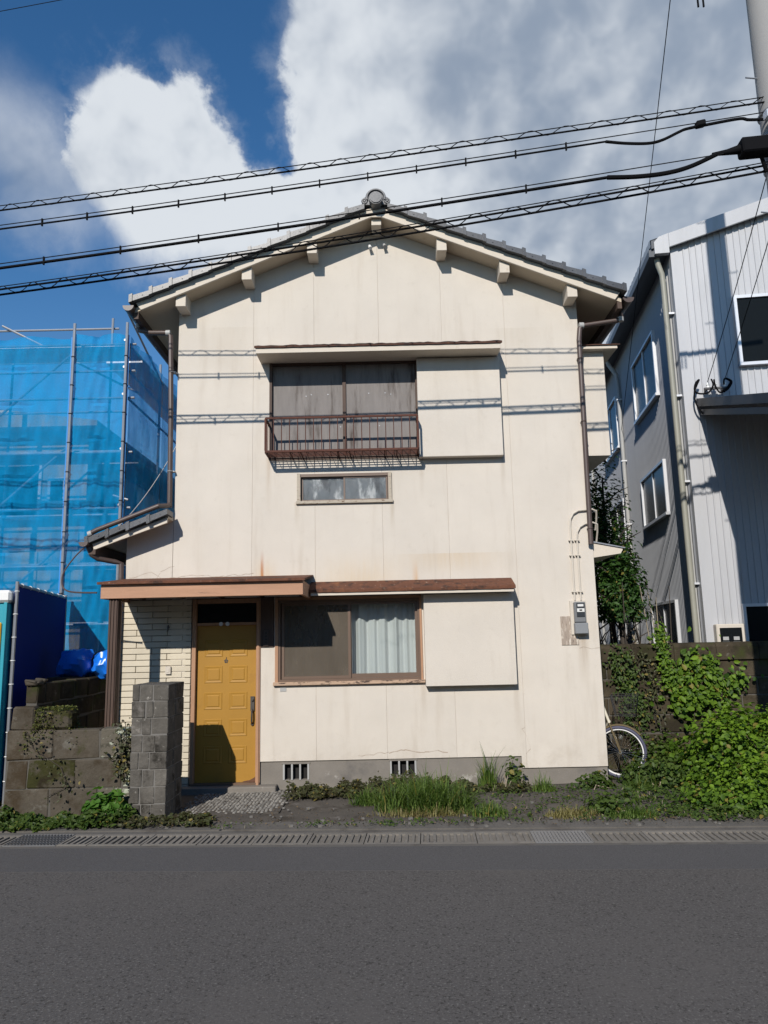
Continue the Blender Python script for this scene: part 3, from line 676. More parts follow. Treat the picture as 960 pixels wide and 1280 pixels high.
for s_, xx in ((-1, -3.32), (1, 3.275)):
    MB().box(xx-.03, xx+.03, YF+.045, 8.3, 6.235, 6.375).build('eave_fascia', M_darkwood, roof)
    for k in range(9):
        yy = YF+.25+k*.95; MB().tube([(xx, yy, 6.33), (xx+s_*.07, yy, 6.29), (xx+s_*.14, yy, 6.35)], .006, 5).build('gutter_bracket', M_galv, roof)
# downpipes
def pipe(path, r, m, name='downpipe', n=10, parent=H): return MB().tube(path, r, n).build(name, m, parent, smooth=True)
dpL = pipe([(-3.40, .02, 6.30), (-3.37, .0, 6.20), (-3.20, -.05, 6.14), (-2.97, -.06, 6.13), (-2.91, -.065, 6.08), (-2.88, -.065, 4.9), (-2.863, -.065, 3.66)], .034, M_brown)
dpR = pipe([(3.37, -.10, 6.30), (3.35, -.09, 6.20), (3.30, -.085, 6.155), (2.83, -.07, 6.10), (2.775, -.068, 6.06), (2.755, -.068, 5.9), (2.725, -.068, 3.04)], .034, M_brown)
for (x, z) in ((-2.885, 5.55), (-2.87, 4.15)): MB().ring((x, -.065, z), (0, 0, 1), .036, .006, 14, 6).box(x, x+.06, -.07, -.0, z-.008, z+.008).build('pipe_clip', M_grey_pipe, dpL)
for (x, z) in ((2.75, 5.62), (2.742, 4.72), (2.73, 3.25)): MB().ring((x, -.068, z), (0, 0, 1), .036, .006, 14, 6).box(x-.03, x+.03, -.07, -.0, z-.008, z+.008).build('pipe_clip', M_brown, dpR)
for p, ax in (((3.345, -.09, 6.17), (0, 0, 1)), ((2.80, -.07, 6.10), (1, 0, 0)),): MB().disc(p, ax, .044, .06, 14).build('pipe_joint', M_grey_pipe, dpR, smooth=True)
for p, ax in (((-2.95, -.06, 6.125), (1, 0, 0)), ((-3.39, .015, 6.27), (0, 0, 1))): MB().disc(p, ax, .044, .06, 14).build('pipe_joint', M_grey_pipe, dpL, smooth=True)

# lean-to at the left side -------------------------------------------------
LT = .335
lz = lambda x: 3.535+LT*(x+2.80)
lt = MB().prism_y([(-3.80, lz(-3.80)-.05), (-2.822, lz(-2.822)-.05), (-2.822, lz(-2.822)), (-3.80, lz(-3.80))], -.26, 7.9).build('lean_to_roof', M_soffit, H)
MB().prism_y([(-3.74, lz(-3.74)-.135), (-3.44, lz(-3.44)-.125), (-3.10, lz(-3.10)-.055), (-3.10, lz(-3.10)-.052), (-3.78, lz(-3.78)-.052)], -.30, -.262).build('bargeboard', M_trim, lt)
MB().prism_y([(-3.78, lz(-3.78)-.052), (-2.823, lz(-2.823)-.052), (-2.823, lz(-2.823)-.115), (-3.76, lz(-3.76)-.13)][::-1], -.298, -.262).build('bargeboard', M_trim, lt)
vml = verge_mesh(-1, .262, .085)
for k in range(4):
    o = link('verge_tile', vml, None, lt, loc=(-2.80-k*.262, -.27, lz(-2.80-k*.262)-.02)); o.rotation_euler.y = -(math.atan(SL)-math.atan(LT))
ltw = MB()
V = []; ny = 120
for k in range(4):
    for e in (0, 1):
        a = k*.25+e*.25
        for j in range(ny+1): y = -.2+8.0*j/ny; V.append((-2.83-a, y, lz(-2.83-a)+.02+(.03 if e else 0)+.02*math.sin(y*2*math.pi/.27)))
n = ny+1; ltw.add(V, [(r*n+j+1, r*n+j, (r+1)*n+j, (r+1)*n+j+1) for r in range(7) for j in range(ny)])
stuff(ltw.build('roof_tiles', M_tile, lt, smooth=True))
pipe([(-2.863, -.065, 3.70), (-2.875, -.14, 3.665), (-2.93, -.33, 3.63), (-3.70, -.36, 3.33), (-3.79, -.36, 3.285)], .032, M_brown, parent=lt)
MB().disc((-3.79, -.36, 3.28), (.93, 0, .37), .040, .05, 12).build('pipe_joint', M_grey_pipe, lt, smooth=True)
half_pipe([(-3.86, -.40, 3.17), (-3.86, 7.8, 3.14)], .06).build('eave_gutter', M_brown, lt, smooth=True)
MB().box(-3.83, -3.74, -.29, 7.8, 3.02, 3.15).build('eave_fascia', M_darkwood, lt)
pipe([(-3.84, -.28, 3.12), (-3.80, -.25, 3.02), (-3.74, -.20, 2.975), (-3.55, -.08, 2.94), (-3.485, -.05, 2.92), (-3.48, -.05, 2.7), (-3.48, -.045, .05)], .034, M_brown, parent=lt)

# cream projecting bay and small side eave on the right wall
bay = MB().box(2.772, 3.19, .30, 1.9, 4.33, 5.86).build('side_bay', M_wall, H)
MB().prism_x([(.18, 5.86), (2.0, 5.86), (2.0, 6.02), (.18, 5.90)], 2.772, 3.36).build('bay_hood', M_trim, bay)
MB().prism_x([(.16, 5.905), (2.02, 6.025), (2.02, 6.04), (.16, 5.92)], 2.772, 3.40).build('bay_hood_roof', M_rust, bay)
se = MB().prism_y([(2.772, 2.87), (3.14, 2.92), (3.17, 2.97), (3.17, 2.985), (2.772, 3.07)], .03, 5.0).build('side_eave', M_trim, H)
MB().prism_y([(2.772, 3.072), (3.20, 2.985), (3.20, 3.0), (2.772, 3.09)], .01, 5.0).build('side_eave_roof', M_galv, se)

# entrance canopy ----------------------------------------------------------
can = MB().box(-3.40, -.985, -.945, -.905, 2.405, 2.575).build('entrance_canopy', M_cedar, H, bevel=.004)
for xa in (-1.02, -3.40): MB().box(xa, xa+.035, -.905, -.002, 2.405, 2.575).build('side_board', M_cedar, can)
MB().prism_x([(-.985, 2.578), (0.0, 2.70), (0.0, 2.72), (-.985, 2.60)], -3.43, -.955).build('roof_sheet', M_rustp, can)
MB().box(-3.43, -.955, -.995, -.983, 2.572, 2.602).build('sheet_edge', M_rustp, can)
MB().prism_x([(-.905, 2.47), (-.002, 2.47), (-.002, 2.485), (-.905, 2.485)], -3.364, -1.021).build('ceiling_board', M_darkwood, can)
for k in range(5): MB().prism_x([(-.9, 2.44), (-.003, 2.44), (-.003, 2.469), (-.9, 2.469)], -3.2+k*.52, -3.16+k*.52).build('batten', M_darkwood, can)
MB().prism_x([(-.93, 2.590), (-.60, 2.632), (-.60, 2.650), (-.93, 2.607)], -2.3, -1.25).build('sheet_ridge', M_rust, can)
post = MB()
post.box(-3.31, -3.20, -.90, -.79, .0, 2.405)
for k in range(3): post.box(-3.30+k*.036, -3.282+k*.036, -.912, -.90, .0, 2.40)
post.build('canopy_post', M_darkwood, can, bevel=.004)

# window hoods -------------------------------------------------------------
def hood(x0, x1, zb, zf, zw, d, rust, lip, nm):
    h = MB().prism_x([(-d, zb), (-.001, zb+.015), (-.001, zw), (-d, zf)], x0, x1).build(nm, M_trim, H, bevel=.003)
    V = []; F = []; n = 60
    for i in range(n+1):
        x = x0-.02+(x1-x0+.04)*i/n; j = random.uniform(-.006, .006)
        V += [(x, -d-.018, zf-.002+j*.3), (x, -d-.018, zf+lip+j), (x, -.001, zw+.012+lip*.4), (x, -.001, zw+.002)]
    for i in range(n):
        a = i*4; F += [(a, a+4, a+5, a+1), (a+1, a+5, a+6, a+2), (a, a+3, a+7, a+4)]
    F += [(0, 1, 2, 3), (n*4+3, n*4+2, n*4+1, n*4)]
    MB().add(V, F).build('rusted_cover', rust, h); return h
hood(-1.665, 1.605, 5.655, 5.728, 5.86, .42, M_rust, .030, 'window_hood')
hood(-.962, 1.640, 2.425, 2.466, 2.60, .30, M_rustp, .034, 'window_hood')

# shutter boxes
MB().box(.492, 1.622, -.125, -.001, 4.262, 5.652).build('shutter_box', M_wall, H, bevel=.004)
MB().box(.488, 1.652, -.125, -.001, 1.256, 2.424).build('shutter_box', M_wall, H, bevel=.004)

# upper window with grey boards
uw = MB()
for a in ((-1.545, -1.51, -.012, .10, 4.285, 5.69), (.470, .491, -.012, .10, 4.285, 5.69), (-1.51, .470, -.012, .10, 4.285, 4.33), (-1.51, .470, .0, .10, 5.64, 5.69)): uw.box(*a)
uwo = uw.build('boarded_window', M_darkwood, H)
for a, b_, y in ((-1.508, -.535, .045), (-.495, .468, .032)): MB().box(a, b_, y, y+.02, 4.332, 5.638).build('shutter_board', M_shutter, uwo)
MB().box(-.538, -.492, .005, .045, 4.332, 5.638).build('shutter_stile', M_darkwood, uwo)
for k in range(8):
    x = random.uniform(-1.35, .3); MB().disc((x, .03 if x > -.5 else .043, random.choice((5.2, 5.22, 4.75))), (0, 1, 0), .007, .006, 8).build('nail', M_galv, uwo)
MB().box(-1.508, .468, .09, .10, 4.33, 5.64).build('inner_lining', M_black, uwo)

# balcony
bx0, bx1, by = -1.548, .472, -.305
bl = MB()
bl.box(bx0, bx1, by-.012, by+.012, 4.775, 4.800); bl.box(bx0, bx1, by-.014, by+.014, 4.318, 4.345)
for x in (bx0, bx1):
    bl.box(x-.012, x+.012, by+.012, -.001, 4.775, 4.797); bl.box(x-.012, x+.012, by+.014, -.001, 4.318, 4.343); bl.box(x-.012, x+.012, by-.012, by+.012, 4.345, 4.775)
bal = bl.build('balcony', M_iron, H)
nb = 19
bm_ = bevbox_mesh('baluster', .011, .011, .43, .002); bm_.materials.append(M_iron)
for k in range(1, nb): link('baluster', bm_, None, bal, loc=(bx0+(bx1-bx0)*k/nb, by, 4.56))
for x in (bx0, bx1):
    for yy in (-.2, -.1): link('baluster', bm_, None, bal, loc=(x, yy, 4.56))
fm = bevbox_mesh('floor_bar', bx1-bx0-.024, .014, .010, .002); fm.materials.append(M_iron)
for k in range(5): link('floor_bar', fm, None, bal, loc=((bx0+bx1)/2, by+.055+k*.052, 4.326))
fc = bevbox_mesh('cross_bar', .016, .27, .012, .002); fc.materials.append(M_iron)
for k in (.16, .23, .47, .55, .78, .86): link('cross_bar', fc, None, bal, loc=(bx0+(bx1-bx0)*k, by+.155, 4.313))
fd = bevbox_mesh('thin_bar', .006, .27, .006, .001); fd.materials.append(M_iron)
for k in range(1, nb): link('thin_bar', fd, None, bal, loc=(bx0+(bx1-bx0)*k/nb, by+.155, 4.335))

# small window under the balcony
sw = MB()
for a in ((-1.155, -1.115, -.016, .10, 3.70, 4.085), (.06, .10, -.016, .10, 3.70, 4.085), (-1.115, .06, -.010, .10, 4.045, 4.085)): sw.box(*a)
M_oldsill = mat('old_white_sill', (.40, .35, .28), .85, .15, 7, .3, 60, stretch=(2, 4, 6), patch=(((.14, .08, .05), 9, .56, .64),))
swo = sw.build('small_window', M_alu, H)
MB().box(-1.18, .125, -.038, .09, 3.672, 3.712).build('sill', M_oldsill, swo, bevel=.003)
for xa in (-1.165, .065): MB().box(xa, xa+.045, -.026, -.0165, 3.712, 4.09).build('casing', M_oldsill, swo)
for a, b_, y in ((-1.11, -.50, .03), (-.54, .055, .012)):
    s_ = MB().box(a, b_, y, y+.02, 3.714, 3.735).box(a, b_, y, y+.02, 4.025, 4.043).box(a, a+.022, y, y+.02, 3.735, 4.025).box(b_-.022, b_, y, y+.02, 3.735, 4.025).build('sash', M_alu, swo)
    MB().box(a+.022, b_-.022, y+.008, y+.012, 3.735, 4.025).build('pane', M_frost, s_)

# lower window
lw = MB()
for a in ((-1.455, -1.415, -.02, .10, 1.34, 2.43), (.435, .462, -.02, .10, 1.34, 2.43), (-1.415, .435, .0, .10, 2.39, 2.43)): lw.box(*a)
lwo = lw.build('living_room_window', M_frame, H)
MB().box(-1.475, .484, -.05, .10, 1.300, 1.342).build('sill', M_sill, lwo, bevel=.003)
MB().box(-1.414, .434, -.008, .09, 1.343, 1.372).box(-1.414, .434, -.008, .09, 2.355, 2.389).box(-1.414, -1.385, -.008, .09, 1.372, 2.355).box(.41, .434, -.008, .09, 1.372, 2.355).build('window_frame', M_alu, lwo)
for a, b_, y, nm in ((-1.384, -.46, .052, 'sash'), (-.495, .409, .022, 'sash'), (-1.37, -.47, .0, 'screen_sash')):
    w_ = .034; zb = 1.374; bt = .055 if nm == 'sash' else .035
    s_ = MB().box(a, b_, y, y+.022, zb, zb+bt).box(a, b_, y, y+.022, 2.32, 2.353).box(a, a+w_, y, y+.022, zb+bt, 2.32).box(b_-w_, b_, y, y+.022, zb+bt, 2.32).build(nm, M_alu, lwo)
    if nm == 'sash': MB().box(a+w_, b_-w_, y+.009, y+.013, zb+bt, 2.32).build('pane', M_pane, s_)
    else: MB().box(a+w_, b_-w_, y+.010, y+.0115, zb+bt, 2.32).build('insect_screen', M_screen, s_)
V = []; F = []; n = 140                                # curtain drawn over the right half
for i in range(n+1):
    x = -.50+.95*i/n; u = x*2*math.pi
    y = .17+.022*math.sin(u/.155)+.016*math.sin(u/.245+1)+.008*math.sin(u/.07)
    V += [(x, y, 1.30), (x+.004*math.sin(u*3), y+.01, 1.85), (x, y, 2.42)]
for i in range(n): a = i*3; F += [(a, a+3, a+4, a+1), (a+1, a+4, a+5, a+2)]
MB().add(V, F).build('curtain', M_curtain, lwo, smooth=True)
V = []; F = []
for i in range(n+1):
    x = -1.42+.93*i/n; u = x*2*math.pi; y = .30+.02*math.sin(u/.2)+.01*math.sin(u/.09); V += [(x, y, 1.30), (x, y, 2.42)]
for i in range(n): a = i*2; F += [(a, a+2, a+3, a+1)]
MB().add(V, F).build('inner_curtain', mat('brown_curtain', (.17, .135, .10), .95, .1), lwo, smooth=True)
MB().box(-1.7, .8, .6, .65, .9, 2.6).box(-1.75, -1.7, .11, .65, .9, 2.6).box(.8, .85, .11, .65, .9, 2.6).box(-1.75, .85, .11, .65, 2.6, 2.65).box(-1.75, .85, .11, .65, .85, .9).build('interior', M_room, lwo)
MB().box(-1.39, -1.31, -.006, .0, 1.225, 1.272).build('utility_plate', M_grey_pipe, H)

# entrance: frame, transom, door
fr = MB()
fr.box(-2.535, -2.485, -.02, .12, .085, 2.43); fr.box(-1.700, -1.645, -.02, .12, .085, 2.43); fr.box(-2.485, -1.70, .0, .12, 2.37, 2.43)
fr.box(-2.485, -1.70, .01, .12, 2.085, 2.12)
ent = fr.build('entrance', M_frame, H, bevel=.003)
MB().box(-2.535, -1.645, -.03, .12, .087, .112).build('threshold', M_alu, ent)
MB().box(-2.484, -1.701, .05, .056, 2.12, 2.37).build('transom_pane', M_panedark, ent)
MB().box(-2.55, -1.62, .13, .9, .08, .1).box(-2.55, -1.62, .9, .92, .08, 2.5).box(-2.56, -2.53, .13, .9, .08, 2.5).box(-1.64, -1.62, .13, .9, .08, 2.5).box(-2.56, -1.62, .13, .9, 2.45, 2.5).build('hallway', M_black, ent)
MB().box(-1.645, -1.475, -.015, .10, 1.79, 2.43).build('door_post', M_darkwood, ent)
MB().box(-1.645, -1.47, -.001, .10, .362, 1.79).build('door_side_wall', M_wall, ent)
MB().box(-1.688, -1.66, -.035, -.02, .085, 2.40).build('door_casing', M_frame, ent)
dl = MB().box(-2.482, -1.703, .045, .085, .113, 2.083)
door = dl.build('door', M_door, ent)
pmz = []
def panel_mesh():
    b = MB(); w_, h_ = .118, .108; d = .012
    o = [(-w_, -h_), (w_, -h_), (w_, h_), (-w_, h_)]
    rings = [(1.0, 0.0), (.93, -.006), (.70, -.002), (.60, -.009), (.0, -.009)]
    V = []
    for s_, y in rings[:-1]: V += [(x*s_ if abs(s_) < 1.01 else x, y, z-(0 if s_ == 1 else 0) if s_ == 1 else z*s_) for x, z in o]
    F = []
    for r in range(3):
        for k in range(4): F.append((r*4+k, r*4+(k+1) % 4, (r+1)*4+(k+1) % 4, (r+1)*4+k))
    F.append((12, 13, 14, 15)); b.add(V, F); me = b.mesh('door_panel'); me.materials.append(M_door); return me
dpm = panel_mesh()
for r in range(5):
    for c in (-2.262, -1.938): link('door_panel', dpm, None, door, loc=(c, .0445, .45+r*.335))
MB().box(-1.775, -1.725, .02, .046, .99, 1.17).disc((-1.75, .012, 1.13), (0, 1, 0), .016, .03, 12).tube([(-1.75, .03, 1.01), (-1.75, -.012, .99), (-1.75, -.018, .92), (-1.752, -.012, .86), (-1.755, .03, .83)], .012, 8).disc((-1.752, .035, .825), (0, 1, 0), .02, .02, 10).build('handle', M_handle, door, smooth=True)
em = MB()
for k in range(5):
    t = math.pi/2+k*2*math.pi/5; em.disc((-2.10+.017*math.cos(t), .042, 1.625+.017*math.sin(t)), (0, 1, 0), .010, .008, 8)
em.tube([(-2.10, .042, 1.645), (-2.095, .042, 1.675)], .004, 5); em.build('emblem', M_handle, door)
for x in (-2.165, -2.08): MB().disc((x, -.002, 2.102), (0, 1, 0), .026, .01, 16).build('sticker', M_label, ent)
MB().add([(-1.704, .0435, .114), (-1.704, .0435, .19), (-1.72, .0435, .165), (-1.78, .0435, .135), (-1.86, .0435, .122), (-1.87, .0435, .114)], [(5, 0, 1, 2, 3, 4)][::1]).build('worn_corner', M_doorworn, door)
MB().box(-1.605, -1.535, -.032, -.016, 1.80, 2.02).build('name_plate', mat('name_board', (.055, .035, .025), .6, .2), ent, bevel=.003)
npl = MB()
for k in range(4):
    zc = 1.97-k*.04; npl.box(-1.585, -1.555, -.0335, -.033, zc, zc+.006).box(-1.573, -1.567, -.0335, -.033, zc-.012, zc+.014)
npl.build('carved_mark', M_black, ent)

# brick-faced wall beside the door
bw = MB().box(-3.455, -2.545, .012, .12, .02, 2.44).build('brick_wall', M_mortar, H)
bh = .0775; gp = .007
bms = {}
for r in range(31):
    z = .03+r*bh
    if z+bh > 2.445: break
    x = -3.462-(.0 if r % 2 == 0 else .2)
    while x < -2.546:
        a, b_ = max(x, -3.462), min(x+.40, -2.548)
        L = round(b_-a-gp, 3)
        if L > .03:
            if L not in bms: bms[L] = bevbox_mesh('brick', L, .03, bh-gp, .004); bms[L].materials.append(M_brick)
            o = link('brick', bms[L], None, bw, loc=((a+b_)/2, .005+random.uniform(-.002, .003), z+bh/2)); o.rotation_euler = (random.uniform(-.01, .01), 0, random.uniform(-.004, .004))
        x += .40
MB().tube(bez_([(-3.86, -.36, 3.10), (-3.93, -.5, 2.95), (-3.97, -.7, 2.72), (-3.85, -.85, 2.52), (-3.45, -.93, 2.48)]), .010, 6).build('drain_hose', M_brown, H, smooth=True)
MB().box(-2.868, -2.80, -.04, -.012, 1.475, 1.575).box(-2.852, -2.816, -.044, -.04, 1.50, 1.55).build('doorbell', M_meterlt, H, bevel=.004)
MB().tube([(-2.85, -.02, 2.10), (-2.85, -.035, 2.08), (-2.85, -.035, 2.04), (-2.86, -.02, 2.02)], .008, 6).box(-2.865, -2.835, -.02, -.012, 2.06, 2.085).build('wall_hook', M_handle, H)

# two little fittings under the gable
for x, z in ((-.122, 7.372), (.083, 7.392)):
    MB().tube([(x, -.001, z), (x, -.05, z+.005), (x+.012, -.09, z-.05)], [.012, .02, .026], 10).build('gable_fitting', M_white if x < 0 else M_grey_pipe, H, smooth=True)

# ------------------------------------------------------------------ METER AND CONDUITS
mt = thing('electric_meter', 'grey electric meter on cream backplate with two conduits above, by the wall corner', 'meter', (2.5, -.02, 1.88))
MB().box(2.405, 2.615, -.03, -.001, 1.865, 2.305).build('backplate', M_meterlt, mt, bevel=.003)
mc = MB().box(2.445, 2.59, -.10, -.03, 2.02, 2.285).build('meter_case', M_meter, mt, bevel=.01)
MB().box(2.437, 2.605, -.12, -.03, 1.875, 2.015).build('terminal_cover', mat('terminal_grey', (.21, .22, .23), .45, .05), mt, bevel=.008)
MB().box(2.47, 2.575, -.108, -.10, 2.09, 2.27).build('window', mat('meter_glass', (.04, .045, .05), .15, .1), mc, bevel=.003)
MB().box(2.485, 2.56, -.112, -.108, 2.225, 2.255).build('display', M_label, mc)
MB().box(2.475, 2.57, -.113, -.108, 2.155, 2.20).build('dial_plate', M_label, mc)
MB().box(2.505, 2.54, -.1145, -.113, 2.168, 2.187).build('counter', M_black, mc)
for x, xe, zt in ((2.475, 2.80, 3.30), (2.555, 2.80, 3.12)):
    c = MB().tube([(x, -.03, 2.305), (x, -.03, zt), (x+.01, -.03, zt+.09), (x+.05, -.03, zt+.16), (x+.12, -.03, zt+.20), (xe-.02, -.03, zt+.215), (xe+.04, -.02, zt+.19), (xe+.05, .03, zt+.10), (xe+.05, .12, zt-.05)], .0125, 8).build('conduit', M_meterlt, mt, smooth=True)
    for z in (2.42, 2.9, 3.1): MB().box(x-.03, x+.03, -.046, -.001, z-.006, z+.006).build('saddle_clip', M_meterlt, c)
tag(MB().box(2.275, 2.50, -.012, -.001, 1.735, 2.105).build('old_board', M_oldboard, bevel=.002), 'peeling grey wooden board fixed behind the electric meter', 'board')

# ------------------------------------------------------------------ GATE PILLAR AND LOW WALL (left)
gp_ = thing('gate_pillar', 'square gate pillar of dark grey stone blocks with pale joints beside the entrance', 'pillar', (-2.6, -1.18, 0))
MB().box(-2.785, -2.407, -1.488, -.872, 0, 1.418).build('joint_core', M_joint, gp_)
px0, px1, py0, py1 = -2.797, -2.395, -1.50, -.86
for r in range(8):
    z0 = r*.1785; hgt = .170
    cuts = [px0, px0+(px1-px0)*random.uniform(.27, .42), px0+(px1-px0)*random.uniform(.58, .74), px1] if r % 2 == 0 else [px0, px0+(px1-px0)*random.uniform(.2, .36), px0+(px1-px0)*random.uniform(.5, .7), px1]
    ymid = (py0+py1)/2+random.uniform(-.08, .08)
    for a, b_ in zip(cuts, cuts[1:]):
        for ya, yb in ((py0, ymid), (ymid, py1)):
            L = (b_-a-.008, yb-ya-.008, hgt); me = bevbox_mesh('stone', *L, .006, .004); me.materials.append(M_stone)
            link('stone', me, None, gp_, loc=((a+b_)/2+random.uniform(-.003, .003), (ya+yb)/2+random.uniform(-.004, .004), z0+.087))
def block_wall(root, x0, x1, y0, y1, courses, L, m, gap=.012, z0=0., skip=None, jit=.006, alt=None, core=True):
    """running-bond blocks of length L; courses = list of heights"""
    z = z0; ax = 0 if (x1-x0) > (y1-y0) else 1; A0, A1 = ((x0, x1), (y0, y1))[ax]
    tot = sum(courses)
    if core:
        (MB().box(x0+.01, x1-.01, y0+.012, y1-.012, z0, z0+tot-.02)).build('mortar_core', mat('wall_mortar', (.085, .078, .066), .95, .2, 6, .5, 50), root)
    for r, hh in enumerate(courses):
        a = A0-(L/2 if r % 2 else 0)
        while a < A1-1e-3:
            s0, s1 = max(a, A0), min(a+L, A1)
            if s1-s0 > .05 and not (skip and skip(r, (s0+s1)/2)):
                ln = s1-s0-gap; th = (y1-y0) if ax == 0 else (x1-x0)
                dims = (ln, th, hh-gap) if ax == 0 else (th, ln, hh-gap)
                me = bevbox_mesh('block', *dims, .014, jit); mm = m
                if alt: mm = alt(r, (s0+s1)/2) or m
                me.materials.append(mm)
                ctr = ((s0+s1)/2, (y0+y1)/2, z+hh/2) if ax == 0 else ((x0+x1)/2, (s0+s1)/2, z+hh/2)
                link('block', me, None, root, loc=(ctr[0]+random.uniform(-.003, .003), ctr[1]+random.uniform(-.004, .004), ctr[2]))
            a += L
        z += hh
fw = thing('low_block_wall', 'low mossy concrete block wall joined to the stone gate pillar', 'wall', (-3.5, -1.25, 0))
def alt_l(r, x):
    if r == 1 and -3.85 < x < -3.35: return M_moss
    if x > -3.15 and r < 3: return M_lichen
block_wall(fw, -4.235, -2.80, -1.32, -1.14, [.32, .31, .315], .52, M_mossblock, .005, alt=alt_l, jit=.011)
bb_ = bevbox_mesh('broken_block', .25, .17, .25, .02, .012); bb_.materials.append(M_mossblock); link('broken_block', bb_, None, fw, loc=(-4.07, -1.23, 1.068))
sidew = thing('side_block_wall', 'broken dark block wall running back from the mossy low wall beside the blue tarpaulin', 'wall', (-4.1, .4, 0))
block_wall(sidew, -4.19, -4.05, -1.02, 2.1, [.24]*6, .42, M_wallblock, .012, jit=.008, skip=lambda r, y: (r == 5 and y < -.95))
for k, (y, s_) in enumerate(((-.98, .07), (-.80, .05), (-1.0, .05))):
    me = bevbox_mesh('broken_chunk', s_*2.2, s_*2.4, s_, .012, .015); me.materials.append(M_conc); me.materials[0] = M_mossblock; link('broken_chunk', me, None, sidew, loc=(-4.12+.02*k, y, 1.445+.02*(k % 2)))

# ------------------------------------------------------------------ RIGHT BLOCK WALL
rw = thing('boundary_block_wall', 'dark stained concrete block boundary wall with rounded coping, right of the house', 'wall', (4.5, .8, 0))
block_wall(rw, 2.86, 8.2, .92, 1.07, [.245, .245, .245, .245, .245, .245], .47, M_wallblock, .010)
for k in range(9):
    a = 2.86+k*.6; b = MB(); prof = [(y_+.22, z_) for y_, z_ in [(.66, 1.472), (.89, 1.472), (.89, 1.66), (.86, 1.705), (.82, 1.72), (.73, 1.72), (.69, 1.705), (.66, 1.66)]]
    b.prism_x(prof, a+.002, min(a+.6, 8.2)-.002); b.build('coping_stone', M_wallblock, rw, bevel=.006)
# ------------------------------------------------------------------ SCAFFOLD AND SITE (left)
sf = thing('scaffold', 'tubular steel scaffold wrapped in translucent blue mesh sheets', 'scaffold', (-6.5, 5, 0))
SX, SY, ST = -4.32, 2.25, 7.12
def spole(p, q, r=.024, nm='scaffold_tube', parent=sf): return MB().tube([p, q], r, 8).build(nm, M_galv, parent, smooth=True)
for x in (SX, -5.22, -7.02, -8.82): spole((x, SY-.10, 0), (x, SY-.10, ST+.18), .026, nm='standard')
for x in (-4.95, -6.75, -8.55): spole((x, SY+.9, 0), (x, SY+.9, ST+.72 if x == -4.95 else ST+.05), nm='standard')
for y in (4.05, 5.85, 7.65, 9.45): spole((SX, y, 0), (SX, y, ST+.15), nm='standard')
for z in (.3, 1.25, 2.2, 3.15, 4.1, 5.05, 6.0, 6.48, 6.96):
    spole((-9.4, SY+.03, z), (SX+.12, SY+.03, z), .021, 'ledger')
    if z not in (6.48,): spole((-9.4, SY+.93, z+.05), (SX-.4, SY+.93, z+.05), .021, 'ledger')
    spole((SX-.03, SY-.1, z+.03), (SX-.03, 10.2, z+.03), .021, 'ledger')
spole((-9.4, SY+.95, ST+.54), (-4.85, SY+.95, ST+.54), .021, 'ledger')
for k in range(4):
    z = .3+k*1.65; spole((-7.02, SY+.06, z), (-5.22, SY+.06, z+1.65), .020, 'brace'); spole((-8.82, SY+.06, z+1.65), (-7.02, SY+.06, z), .020, 'brace')
spole((-7.0, SY+.9, ST+.62), (-4.4, SY+.9, ST-.75), .02, 'brace')
spole((SX+.03, SY-.3, ST+.36), (SX+.03, SY+1.9, ST-.25), .02, 'brace'); spole((SX-.15, SY-.04, 4.30), (SX+.1, SY-.04, 4.22), .02, 'coupler_bar')
for k in range(4):
    z = 1.27+k*1.9; MB().box(-9.4, SX-.05, SY+.12, SY+.82, z, z+.045).build('plank', M_galv, sf)
    MB().box(SX-.72, SX-.06, SY+.9, 10, z, z+.045).build('plank', M_galv, sf)
for x in (SX, -5.22):
    for k in range(13): MB().ring((x, SY-.10, .7+k*.5), (0, 0, 1), .028, .009, 10, 5).build('tie_clamp', M_carport, sf)
def mesh_sheet(p0, p1, z0, z1, nx, nz, amp, ph):
    p0, p1 = Vector(p0), Vector(p1); d = (p1-p0); nrm = Vector((d.y, -d.x, 0)).normalized(); V = []; F = []
    for j in range(nz+1):
        for i in range(nx+1):
            u, w_ = i/nx, j/nz; tie = abs(math.sin(w_*math.pi*nz/2.2))*math.sin(u*math.pi)
            off = amp*(math.sin(u*9+ph+w_*5)*.5+math.sin(w_*17+ph*2+u*3)*.35+.35*math.sin(u*23+w_*31+ph)+.25*math.sin(u*37-w_*53+ph*3))*math.sin(u*math.pi)**.5+amp*.6*tie
            q = p0+d*u+nrm*off; V.append((q.x, q.y, z0+(z1-z0)*w_+(.03*math.sin(u*math.pi*3+ph) if j == nz else 0)))
    for j in range(nz):
        for i in range(nx): a = j*(nx+1)+i; F.append((a, a+1, a+nx+2, a+nx+1))
    return MB().add(V, F)
for (a, b_, z0, z1, ph) in (((-5.24, SY-.06), (SX+.02, SY-.06), .25, ST-.03, 1.), ((-7.04, SY-.06), (-5.26, SY-.06), .25, ST-.05, 2.3), ((-8.84, SY-.06), (-7.06, SY-.06), .25, ST-.05, 4.),
                            ((SX+.05, SY-.04), (SX+.05, 4.04), .25, ST-.05, 3.), ((SX+.05, 4.06), (SX+.05, 5.84), .25, ST-.05, 5.), ((SX+.05, 5.86), (SX+.05, 7.64), .25, ST-.05, .5), ((SX+.05, 7.66), (SX+.05, 9.44), .25, ST-.05, 1.7)):
    sh = mesh_sheet((*a, 0), (*b_, 0), z0, z1, 40, 120, .042, ph).build('mesh_sheet', M_sheet, sf, smooth=True)
    for q in (a, b_): MB().box(q[0]-.02, q[0]+.02, q[1]-.012, q[1]-.004, z0, z1).build('hem', M_sheetb, sh) if abs(a[1]-b_[1]) < .01 else None
